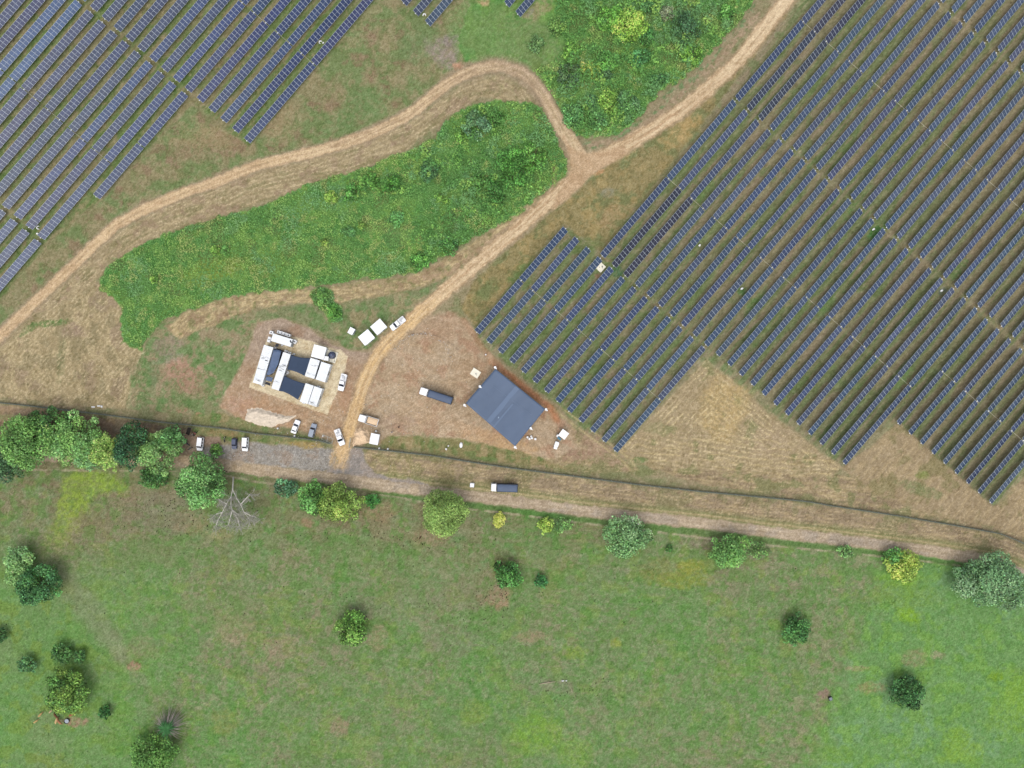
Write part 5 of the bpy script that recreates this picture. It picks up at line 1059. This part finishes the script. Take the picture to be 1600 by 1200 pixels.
def vehicle(px, py, head, L, W, kind, pm_, label, name='parked_car', cat='car', group='vehicles parked around the site camp'):
    hx, hy = head; an = atan2(-hy, hx); X, Y = P(px, py, 1.1); root = empty(name, (X, Y, -.02), an, label, cat, group)
    o = outline(L, W, .42, .3); H1 = {'sedan': .92, 'hatch': .95, 'van': 1.05, 'suv': 1.05, 'pickup': 1.08}[kind]; Ht = {'sedan': 1.42, 'hatch': 1.5, 'van': 1.85, 'suv': 1.75, 'pickup': 1.78}[kind]
    b = MB(); b.levels([ring(o, .28, .96, .92), ring(o, .42, 1, 1), ring(o, .7, 1, 1, 0, -.02, L), ring(o, H1 - .06, .985, .97, 0, -.06, L), ring(o, H1, .95, .9, 0, -.08, L)])
    # cabin footprint in fractions of length (rear, front) and its glass rake
    cab = {'sedan': (-.36, .2, -.24, .05), 'hatch': (-.46, .2, -.4, .05), 'van': (-.485, .3, -.455, .15), 'suv': (-.47, .2, -.43, .08), 'pickup': (-.1, .24, -.075, .1)}[kind]
    r0, f0, r1_, f1_ = [c * L for c in cab]; wl = W * .45; wt_ = W * .385
    body = b.build('body', pm_, root, smooth=False, bevel=.03)
    g = MB(); zb, zt = H1 - .05, Ht
    base = [(r0, -wl, zb), (f0, -wl, zb), (f0, wl, zb), (r0, wl, zb)]; top = [(r1_, -wt_, zt), (f1_, -wt_, zt), (f1_, wt_, zt), (r1_, wt_, zt)]
    cb = MB().quadmesh(base + top, [(3, 2, 1, 0), (0, 1, 5, 4), (1, 2, 6, 5), (2, 3, 7, 6), (3, 0, 4, 7)]); cb.build('cabin', pm_, root)
    MB().box(((r1_ + f1_) / 2, 0, zt + .02), (f1_ - r1_ + .06, wt_ * 2 + .06, .06)).build('roof', pm_, root, bevel=.03)
    def pane(nm, a, b_, c, d, s=.86):
        m = (Vector(a) + Vector(b_) + Vector(c) + Vector(d)) / 4; q = [m + (Vector(p) - m) * s for p in (a, b_, c, d)]; nrm = (q[1] - q[0]).cross(q[3] - q[0]).normalized()
        if nrm.dot(m - Vector(((r0 + f0) / 2, 0, zb))) < 0: nrm = -nrm
        bb = MB(); bb.quadmesh([p + nrm * .012 for p in q] + [p + nrm * .03 for p in q], [(0, 1, 2, 3), (7, 6, 5, 4), (0, 4, 5, 1), (1, 5, 6, 2), (2, 6, 7, 3), (3, 7, 4, 0)]); bb.build(nm, M_glassd, root)
    pane('windshield', base[1], base[2], top[2], top[1], .92); pane('rear_window', base[0], base[3], top[3], top[0], .84 if kind != 'pickup' else .8)
    for s_ in (0, 1):
        A, B_, C_2, D_ = (base[0], base[1], top[1], top[0]) if s_ == 0 else (base[3], base[2], top[2], top[3]); A, B_, C_2, D_ = map(Vector, (A, B_, C_2, D_)); n_ = {'van': 3, 'pickup': 2}.get(kind, 2)
        for k in range(n_):
            t0, t1 = k / n_ + .02, (k + 1) / n_ - .02; pane('side_window', A.lerp(B_, t0), A.lerp(B_, t1), D_.lerp(C_2, t1), D_.lerp(C_2, t0), .84)
    if kind == 'pickup':
        x0, x1 = -.49 * L, -.12 * L; m = (x0 + x1) / 2; bl = x1 - x0
        MB().box((m, 0, H1 + .01), (bl - .1, W * .8, .02)).build('bed_floor', M_trim, root)
        bd = MB(); bd.box((m, W * .43, H1 + .08), (bl, W * .07, .2)).box((m, -W * .43, H1 + .08), (bl, W * .07, .2)).box((x0 + .04, 0, H1 + .08), (.09, W * .86, .2)).build('bed_sides', pm_, root, bevel=.02)
    hl = MB().box((L / 2 - .12, W * .36, .72), (.2, .34, .16)).build('headlight', M_lamp, root, bevel=.03); q = hl.copy(); COL.objects.link(q); q.parent = root; q.location.y = -W * .72
    tl = MB().box((-L / 2 + .05, W * .38, .8), (.12, .22, .26)).build('tail_light', M_tail, root); q = tl.copy(); COL.objects.link(q); q.parent = root; q.location.y = -W * .76
    mr = MB().box((f0 - .12, W / 2 + .05, H1 + .1), (.16, .2, .14)).build('mirror', pm_, root, bevel=.03); q = mr.copy(); COL.objects.link(q); q.parent = root; q.location.y = -(W + .1)
    MB().box((L / 2 - .03, 0, .42), (.12, W * .86, .16)).build('bumper', M_trim, root)
    wheels(root, (L * .31, -L * .31), W)
    return root
vehicle(461.3, 667, (.36, -.93), 4.35, 1.75, 'sedan', P_white, 'white saloon car parked above the fence, left of the grey car')
vehicle(488, 672.7, (.27, -.96), 4.35, 1.75, 'suv', P_grey, 'grey blue car parked beside the white saloon')
pk = vehicle(530.4, 683.3, (.35, .94), 5.3, 1.9, 'pickup', P_white, 'white pickup driving out through the yard gate', 'pickup', 'pickup')
pk2 = vehicle(534.7, 597.4, (-.24, .97), 5.4, 1.9, 'pickup', P_white, 'white pickup parked on the right edge of the gravel pad', 'pickup', 'pickup')
pk3 = vehicle(621.3, 505.3, (-.78, .62), 5.4, 1.95, 'pickup', P_white, 'white pickup parked beside the track above the square cabins', 'pickup', 'pickup')
vehicle(312.2, 693.6, (-.12, 1), 4.3, 1.8, 'van', P_white, 'white minivan parked nearest the roadside trees')
vehicle(365.4, 693.4, (-.05, 1), 3.5, 1.55, 'hatch', P_navy, 'small dark navy car left of a white minivan')
vehicle(382.6, 694, (-.06, 1), 4.4, 1.85, 'van', P_white, 'white minivan parked right of the navy car')
def load(root, seed, label):
    r = random.Random(seed); b = MB()
    for i in range(6): b.box((-1.7 + r.uniform(-.55, .55), r.uniform(-.45, .45), 1.25 + r.random() * .1), (r.uniform(.3, .7), r.uniform(.3, .6), .3), r.random() * 2, taper=.8)
    o = b.build('load', mat("pale sacks", (206, 208, 210), .8, .2), None); o.matrix_world = Matrix.Translation(root.location) @ Matrix.Rotation(root.rotation_euler.z, 4, 'Z'); tag(o, label, 'load')
load(pk2, 2, 'pale load lying in the bed of the pickup on the pad'); load(pk3, 4, 'pale load lying in the bed of the pickup by the track'); load(pk, 6, 'small pale load in the bed of the pickup at the gate')
def truck(px, py, head, L, W, cabL, label, cargo, height=2.9, boxc=None):
    hx, hy = head; an = atan2(-hy, hx); X, Y = P(px, py, 2.4); root = empty('parked_truck', (X, Y, 0), an, label, 'truck')
    MB().box((0, 0, .75), (L - .3, W * .45, .3)).build('chassis', M_trim, root)
    o = outline(cabL, W * .95, .35, .12); cx = L / 2 - cabL / 2; zc = 2.5 if cargo == 'open' else 2.85
    MB().levels([ring(o, .5, 1, 1, cx), ring(o, 1.5, 1, 1, cx), ring(o, zc - .25, .95, .97, cx - .04), ring(o, zc, .82, .88, cx - .06)]).build('cab', P_white, root, bevel=.03)
    MB().quadmesh([(L/2-.0,-W*.4,1.45),(L/2-.0,W*.4,1.45),(L/2-.15,W*.37,zc-.35),(L/2-.15,-W*.37,zc-.35),(L/2+.03,-W*.4,1.45),(L/2+.03,W*.4,1.45),(L/2-.12,W*.37,zc-.35),(L/2-.12,-W*.37,zc-.35)], [(4,5,6,7),(3,2,1,0),(0,1,5,4),(2,3,7,6),(1,2,6,5),(3,0,4,7)]).build('windshield', M_glassd, root)
    for s_ in (-1, 1):
        MB().box((cx + .1, s_ * W * .475, 1.8), (cabL * .45, .05, .6)).build('side_window', M_glassd, root)
        MB().box((L / 2 - .1, s_ * (W / 2 + .12), 1.9), (.12, .16, .4)).build('mirror', M_trim, root)
        MB().box((L / 2 - .02, s_ * W * .35, .75), (.1, .34, .2)).build('headlight', M_lamp, root)
    b0 = -L / 2; b1 = L / 2 - cabL - .12; bl = b1 - b0; bm = (b0 + b1) / 2
    if cargo == 'tarp':
        MB().box((bm, 0, (.95 + height) / 2), (bl, W, height - .95)).build('cargo_body', boxc or M_trim, root)
        n = 14; vs = []
        for i in range(n + 1):
            for j in range(7): vs.append((b0 + .1 + (bl - .2) * i / n, (-.47 + .94 * j / 6) * W * .98, height + .03 + .18 * (1 - (2 * j / 6 - 1) ** 2) + .03 * sin(i * 2.3 + j)))
        bb = MB().quadmesh(vs, [(i * 7 + j, (i + 1) * 7 + j, (i + 1) * 7 + j + 1, i * 7 + j + 1) for i in range(n) for j in range(6)]); oo = bb.build('tarp_cover', M_tarp, root, smooth=True); md = oo.modifiers.new('t', 'SOLIDIFY'); md.thickness = .05
        MB().box((b1 - .02, 0, height + .1), (.1, W * .9, .25)).build('front_rail', M_grey, root)
    else:
        MB().box((bm, 0, 1.1), (bl, W, .12)).build('bed_floor', M_grey, root); sd = MB()
        for s_ in (-1, 1): sd.box((bm, s_ * W / 2, 1.45), (bl, .07, .7))
        sd.box((b0, 0, 1.45), (.09, W, .7)).box((b1, 0, 1.5), (.07, W, .8)).build('bed_sides', P_white, root, bevel=.01)
    xs = [L / 2 - cabL * .55, -L / 2 + L * .2] + ([-L / 2 + L * .2 + 1.15] if L > 7.5 else []); wheels(root, xs, W, .48, .3)
    return root
M_tarp = mat("truck tarpaulin", (84, 98, 122), .6, .3, 0, .12, .8)
truck(681.2, 618.2, (-.95, -.315), 10.6, 2.4, 2.6, 'long truck with white cab and blue grey tarp left of the canopy', 'tarp')
truck(788, 762.2, (-1, -.035), 8.3, 2.5, 1.7, 'truck with white cab and blue grey tarp parked in dry grass below the fence', 'tarp')
X, Y = P(705.5, 629.5, 1); 
tk = truck(574.6, 656.6, (-.955, -.296), 6.1, 2.35, 2.3, 'small white tipper truck with sand in its open bed', 'open')
bsand = MB(); n = 12; vs = [(-3.0 + 3.4 * i / n, -1.05 + 2.1 * j / 8, 1.35 + .3 * sin(pi * i / n) * sin(pi * j / 8) + .03 * ((i * 7 + j * 5) % 3)) for i in range(n + 1) for j in range(9)]
bsand.quadmesh(vs, [(i * 9 + j, (i + 1) * 9 + j, (i + 1) * 9 + j + 1, i * 9 + j + 1) for i in range(n) for j in range(8)]); o = bsand.build('sand_load', MATS["pale sand"], None, smooth=True); o.modifiers.new('t', 'SOLIDIFY').thickness = .15; o.matrix_world = Matrix.Translation(tk.location) @ Matrix.Rotation(tk.rotation_euler.z, 4, 'Z'); tag(o, 'sand heaped in the open bed of the small tipper truck', 'sand')
# utility cart
def cart():
    X, Y = P(869.3, 696, 1.2); root = empty('utility_cart', (X, Y, 0), atan2(-.96, -.3), 'small white utility cart below the white roofed shelter', 'cart')
    MB().levels([ring(outline(2.5, 1.25, .3, .2), .3), ring(outline(2.5, 1.25, .3, .2), .75, .96, .94)]).build('body', P_white, root, bevel=.03)
    MB().box((-.5, 0, 1.65), (1.15, 1.2, .06)).build('roof', P_white, root, bevel=.02); MB().box((.9, 0, .85), (.6, 1.0, .2)).build('hood', P_white, root, bevel=.05); MB().box((-.3, 0, .85), (.5, 1.0, .3)).build('seat', M_trim, root)
    for sx in (-1.0, .05):
        for sy in (-.5, .5): MB().cyl((sx, sy, .7), .03, .95, 6).build('roof_post', M_grey, root)
    wheels(root, (.8, -.8), 1.25, .26, .18)
cart()
sheet('tarpaulin', [[(872.2,681.5),(877.3,686)], [(870.5,685),(875.5,688.5)]], 'teal blue sheet below the left corner of the white roofed shelter', 'tarpaulin', mat("teal sheet", (84, 136, 158), .6, .3, 0, .2, 1), 1.2, .02)
crate(871.6, 681.3, .8, -.6, 'small white box at the left corner of the white roofed shelter', 1.0)
def beam(a, b_, label):
    A = Vector((*P(*a, .3), .3)); B = Vector((*P(*b_, .3), .3)); o = MB().tube([(0, 0, .25), tuple(B - A + Vector((0, 0, .25)))], .09, 6).tube([(0, 0, 0), (0, 0, .3)], .06, 5).build('timber_pole', mat("grey timber", (150, 142, 126), .9, .1), loc=(A.x, A.y, 0)); tag(o, label, 'pole', 'timber poles beside the shelter')
beam((874.2,669), (878.5,672.5), 'upper timber pole sticking out left of the white roofed shelter'); beam((869.3,676.5), (874.5,679.5), 'lower timber pole sticking out left of the white roofed shelter')
# ------------------------------------------------------------------ motorcycles, people, animals
def moto(px, py, an, label, c):
    X, Y = P(px, py, .5); root = empty('motorcycle', (X, Y, 0), an, label, 'motorcycle', 'motorcycles under the roadside trees'); pm_ = paint("tank paint %d%d%d" % c, c)
    for x in (-.65, .65):
        t = MB(); pts = [(x + cos(a) * .3, 0, .3 + sin(a) * .3) for a in [2 * pi * k / 14 for k in range(15)]]; t.tube(pts, .06, 6, cap=False); t.build('wheel', M_tyre, root)
    MB().tube([(-.65, 0, .3), (-.2, 0, .5), (.35, 0, .75), (.65, 0, .3)], .05, 6).tube([(-.2, 0, .5), (.1, 0, .3), (.35, 0, .75)], .09, 6).build('bike_frame', M_trim, root)
    MB().levels([[(x, y * s_, z) for x, y in ((.42, .1), (.42, -.1), (0, -.16), (-.05, 0), (0, .16))] for z, s_ in ((.7, .7), (.82, 1.1), (.92, .6))]).build('fuel_tank', pm_, root)
    MB().box((-.35, 0, .82), (.7, .26, .1)).build('seat', M_trim, root, bevel=.03); MB().tube([(.4, -.36, 1.0), (.48, 0, .96), (.4, .36, 1.0)], .025, 6).tube([(.48, 0, .96), (.62, 0, .4)], .03, 6).build('handlebar', M_grey, root)
moto(304.8, 678.2, .9, 'red motorcycle beside the black sheet roof', (164, 62, 70)); moto(293, 693, -.9, 'dark motorcycle at the tree edge left of the white minivan', (50, 58, 84)); moto(297, 701, .5, 'dark motorcycle, lower one at the tree edge', (56, 66, 84)); moto(351, 686.5, 1.5, 'motorcycle standing alone left of the navy car', (90, 96, 70))
def skin(name, verts, edges, rad, mt_, parent, sub=1):
    me = bpy.data.meshes.new(name); me.from_pydata(verts, edges, []); o = bpy.data.objects.new(name, me); COL.objects.link(o); o.parent = parent
    me.materials.append(mt_); md = o.modifiers.new('skin', 'SKIN'); me.skin_vertices.new() if not me.skin_vertices else None
    for i, r in enumerate(rad):
        sv = me.skin_vertices[0].data[i]; sv.radius = r if isinstance(r, tuple) else (r, r); sv.use_root = (i == 0)
    o.modifiers.new('sub', 'SUBSURF').levels = sub; o.modifiers['sub'].render_levels = sub; return o
M_skin = mat("skin", (132, 96, 74), .6, .3); M_hair = mat("black hair", (28, 24, 22), .8, .2)
def person(px, py, an, label, shirt, trouser, stride=.18, lean=0.0, arm=.25):
    X, Y = P(px, py, .9); root = empty('person', (X, Y, -.02), an, label, 'person', 'people in the yard and by the road')
    V = [(0,0,.93),(0,0,1.15),(0,0,1.38),(0,0,1.5),(.01,0,1.58),(.02,0,1.67),(.01,0,1.74)]; E = [(0,1),(1,2),(2,3),(3,4),(4,5),(5,6)]; Rr = [(.14,.11),(.13,.1),(.15,.1),.055,(.07,.06),(.09,.075),(.06,.055)]
    for s_ in (-1, 1):
        f = stride * s_; k = len(V); V += [(0, s_*.09, .88), (f*.6, s_*.1, .48), (f, s_*.1, .09), (f+.13, s_*.11, .04)]; E += [(0, k), (k, k+1), (k+1, k+2), (k+2, k+3)]; Rr += [.085, .055, .04, (.045, .03)]
        k = len(V); g = -f*arm*3; V += [(0, s_*.19, 1.4), (g*.5-.02, s_*.25, 1.13), (g+.04, s_*.27, .9), (g+.06, s_*.27, .83)]; E += [(2, k), (k, k+1), (k+1, k+2), (k+2, k+3)]; Rr += [.055, .04, .028, (.035, .018)]
        hnd = k + 3
        for q, (dx, dl) in enumerate(((.03, .085), (.012, .1), (-.006, .095), (-.024, .075))):
            m = len(V); V += [(g+.06+dx, s_*.27, .8-dl*.5), (g+.07+dx, s_*.262, .79-dl)]; E += [(hnd, m), (m, m+1)]; Rr += [.009, .008]
        m = len(V); V += [(g+.1, s_*.255, .82), (g+.12, s_*.25, .78)]; E += [(hnd, m), (m, m+1)]; Rr += [.011, .009]
    skin('body', V, E, Rr, M_skin, root)
    V = [(0,0,.95),(0,0,1.15),(0,0,1.4)]; E = [(0,1),(1,2)]; Rr = [(.16,.13),(.15,.125),(.165,.12)]
    for s_ in (-1, 1): k = len(V); g = -stride*s_*arm*3; V += [(0, s_*.2, 1.41), (g*.5-.02, s_*.255, 1.14)]; E += [(2, k), (k, k+1)]; Rr += [.075, .06]
    skin('shirt', V, E, Rr, mat("shirt %d%d%d" % shirt, shirt, .9, .1), root)
    V = [(0,0,.95)]; E = []; Rr = [(.155,.13)]
    for s_ in (-1, 1): k = len(V); f = stride*s_; V += [(0, s_*.09, .86), (f*.6, s_*.1, .48), (f, s_*.1, .12)]; E += [(0, k), (k, k+1), (k+1, k+2)]; Rr += [.1, .075, .06]
    skin('trousers', V, E, Rr, mat("trousers %d%d%d" % trouser, trouser, .9, .1), root)
    h = MB(); n = 12; h.levels([[(cos(2*pi*k/n)*r_-.01, sin(2*pi*k/n)*r_*.9, z_) for k in range(n)] for r_, z_ in ((.098,1.68),(.105,1.73),(.09,1.78),(.05,1.81))]).build('hair', M_hair, root)
    fc = MB().box((.108, 0, 1.655), (.03, .02, .04)).box((.1, 0, 1.61), (.02, .05, .012)); fc.build('face', mat("face tone", (110, 74, 60), .7, .2), root)
    for s_ in (-1, 1): MB().box((.102, s_*.032, 1.685), (.014, .02, .012)).build('eye', M_trim, root); MB().box((.0, s_*.092, 1.665), (.03, .02, .05)).build('ear', M_skin, root)
    return root
person(612.3, 675.2, 1.9, 'person in a white shirt walking right of the guard hut', (246,246,246), (40,40,48)); person(623, 667.5, .2, 'person in dark clothes walking alone in the yard', (56,48,50), (70,70,84))
person(303, 675.5, 2.4, 'person in a red top beside the red motorcycle', (170,74,84), (60,60,70)); person(300.5, 678.6, -1, 'person in a white top between black sheet roof and red motorcycle', (236,236,232), (50,50,60)); person(350.8, 683.5, -1.4, 'person in a pale shirt at the lone motorcycle', (226,226,200), (60,62,58))
person(291, 690, .3, 'person in a white shirt at the tree edge above the dark motorcycles', (232,232,230), (60,60,66)); person(706, 622.2, 1.2, 'person in dark maroon clothes at the tail of the long truck', (86,40,48), (44,34,44)); person(707.5, 618.6, 2.5, 'person in a tan top at the tail corner of the long truck', (196,172,150), (60,56,60)); person(704.9, 630.2, .4, 'person in a white top at the lower tail corner of the long truck', (244,244,240), (200,196,190))
def cow(px, py, an, label, c, sc=1.0, grazing=True, cat='cow', name='cow', c2=None, group='cattle beside the tree'):
    X, Y = P(px, py, 1); root = empty(name, (X, Y, -.03), an, label, cat, group); root.scale = (sc * 1.02, sc * 1.2, sc)
    V = [(-.75,0,1.2),(-.3,0,1.15),(.25,0,1.12),(.65,0,1.18)]; E = [(0,1),(1,2),(2,3)]; Rr = [(.26,.28),(.3,.34),(.32,.36),(.27,.34)]
    hz = .55 if grazing else 1.35; k = len(V); V += [(.95,0,1.2 if not grazing else 1.0),(1.2,0,hz+.08),(1.42,0,hz-.12),(1.52,0,hz-.22)]; E += [(3,k),(k,k+1),(k+1,k+2),(k+2,k+3)]; Rr += [(.15,.2),(.12,.13),(.09,.09),(.07,.07)]
    hd = k + 1
    for s_ in (-1, 1):
        k = len(V); V += [(1.15, s_*.2, hz+.14)]; E += [(hd, k)]; Rr += [(.035,.05)]
        k = len(V); V += [(-.78, s_*.17, .85), (-.66, s_*.17, .66) , (-.86, s_*.17, .42), (-.82, s_*.17, .06)]; E += [(0,k),(k,k+1),(k+1,k+2),(k+2,k+3)]; Rr += [.12,.08,.05,.045]
        k = len(V); V += [(.6, s_*.17, .8), (.62, s_*.17, .45), (.6, s_*.17, .06)]; E += [(3,k),(k,k+1),(k+1,k+2)]; Rr += [.1,.055,.045]
    k = len(V); V += [(-1.02,0,1.2),(-1.08,0,.8),(-1.08,0,.5)]; E += [(0,k),(k,k+1),(k+1,k+2)]; Rr += [.03,.02,.035]
    skin('body', V, E, Rr, mat("hide %d%d%d" % c, c, .9, .1, 0, .12, 3), root, 2)
    hn = MB()
    for s_ in (-1, 1): hn.tube([(1.2, s_*.09, hz+.18), (1.2, s_*.2, hz+.26), (1.24, s_*.22, hz+.36)], [.025,.02,.008], 6)
    hn.build('horns', mat("horn", (200, 190, 170), .6, .3), root)
cow(61.5, 1117.8, .85, 'tan cow grazing, upper left one of the herd', (196,160,108), .75); cow(54.3, 1128.3, .6, 'tan cow grazing, lower left one of the herd', (196,166,110), .7)
cow(87, 1119, 2.3, 'dark brown cow above the light brown cows', (120,84,62), .9); cow(87.5, 1126.5, -1.9, 'cream and tan cow among the brown cows', (206,176,126), .9); cow(92, 1127.5, -.9, 'rusty brown cow right of the cream one', (172,124,90), .95); cow(78, 1112.3, .8, 'pale cow half under the tree', (186,166,130), .7); cow(112, 1116.5, .5, 'red brown cow right of the water trough', (158,104,76), .95); cow(120.7, 1106.5, .9, 'white cow right of the tree', (236,236,226), .8)
cow(656, 841, 1.0, 'small dark brown animal alone below the olive green tree', (74,54,40), .45, True, 'animal', 'grazing_animal', group=None)
def egret(px, py, z, an, label):
    X, Y = P(px, py, z); root = empty('white_bird', (X, Y, z - .2), an, label, 'bird', 'white birds on the tree')
    V = [(-.3,0,.25),(0,0,.3),(.18,0,.38),(.26,0,.55),(.32,0,.6),(.45,0,.58)]; E = [(0,1),(1,2),(2,3),(3,4),(4,5)]; Rr = [(.05,.03),(.12,.1),.06,.035,.045,.012]
    for s_ in (-1, 1): k = len(V); V += [(0, s_*.05, .14), (.02, s_*.05, -.08)]; E += [(1, k), (k, k+1)]; Rr += [.02, .012]
    skin('body', V, E, Rr, M_drum, root)
for i, (a, b_, n_) in enumerate(((92,1079.8,'topmost'),(96.2,1085.6,'rightmost'),(75.8,1090.8,'leftmost'),(80.6,1094,'lowest'))): egret(a, b_, 6.4, i * 1.3, n_ + ' white bird perched on the tree above the cows')
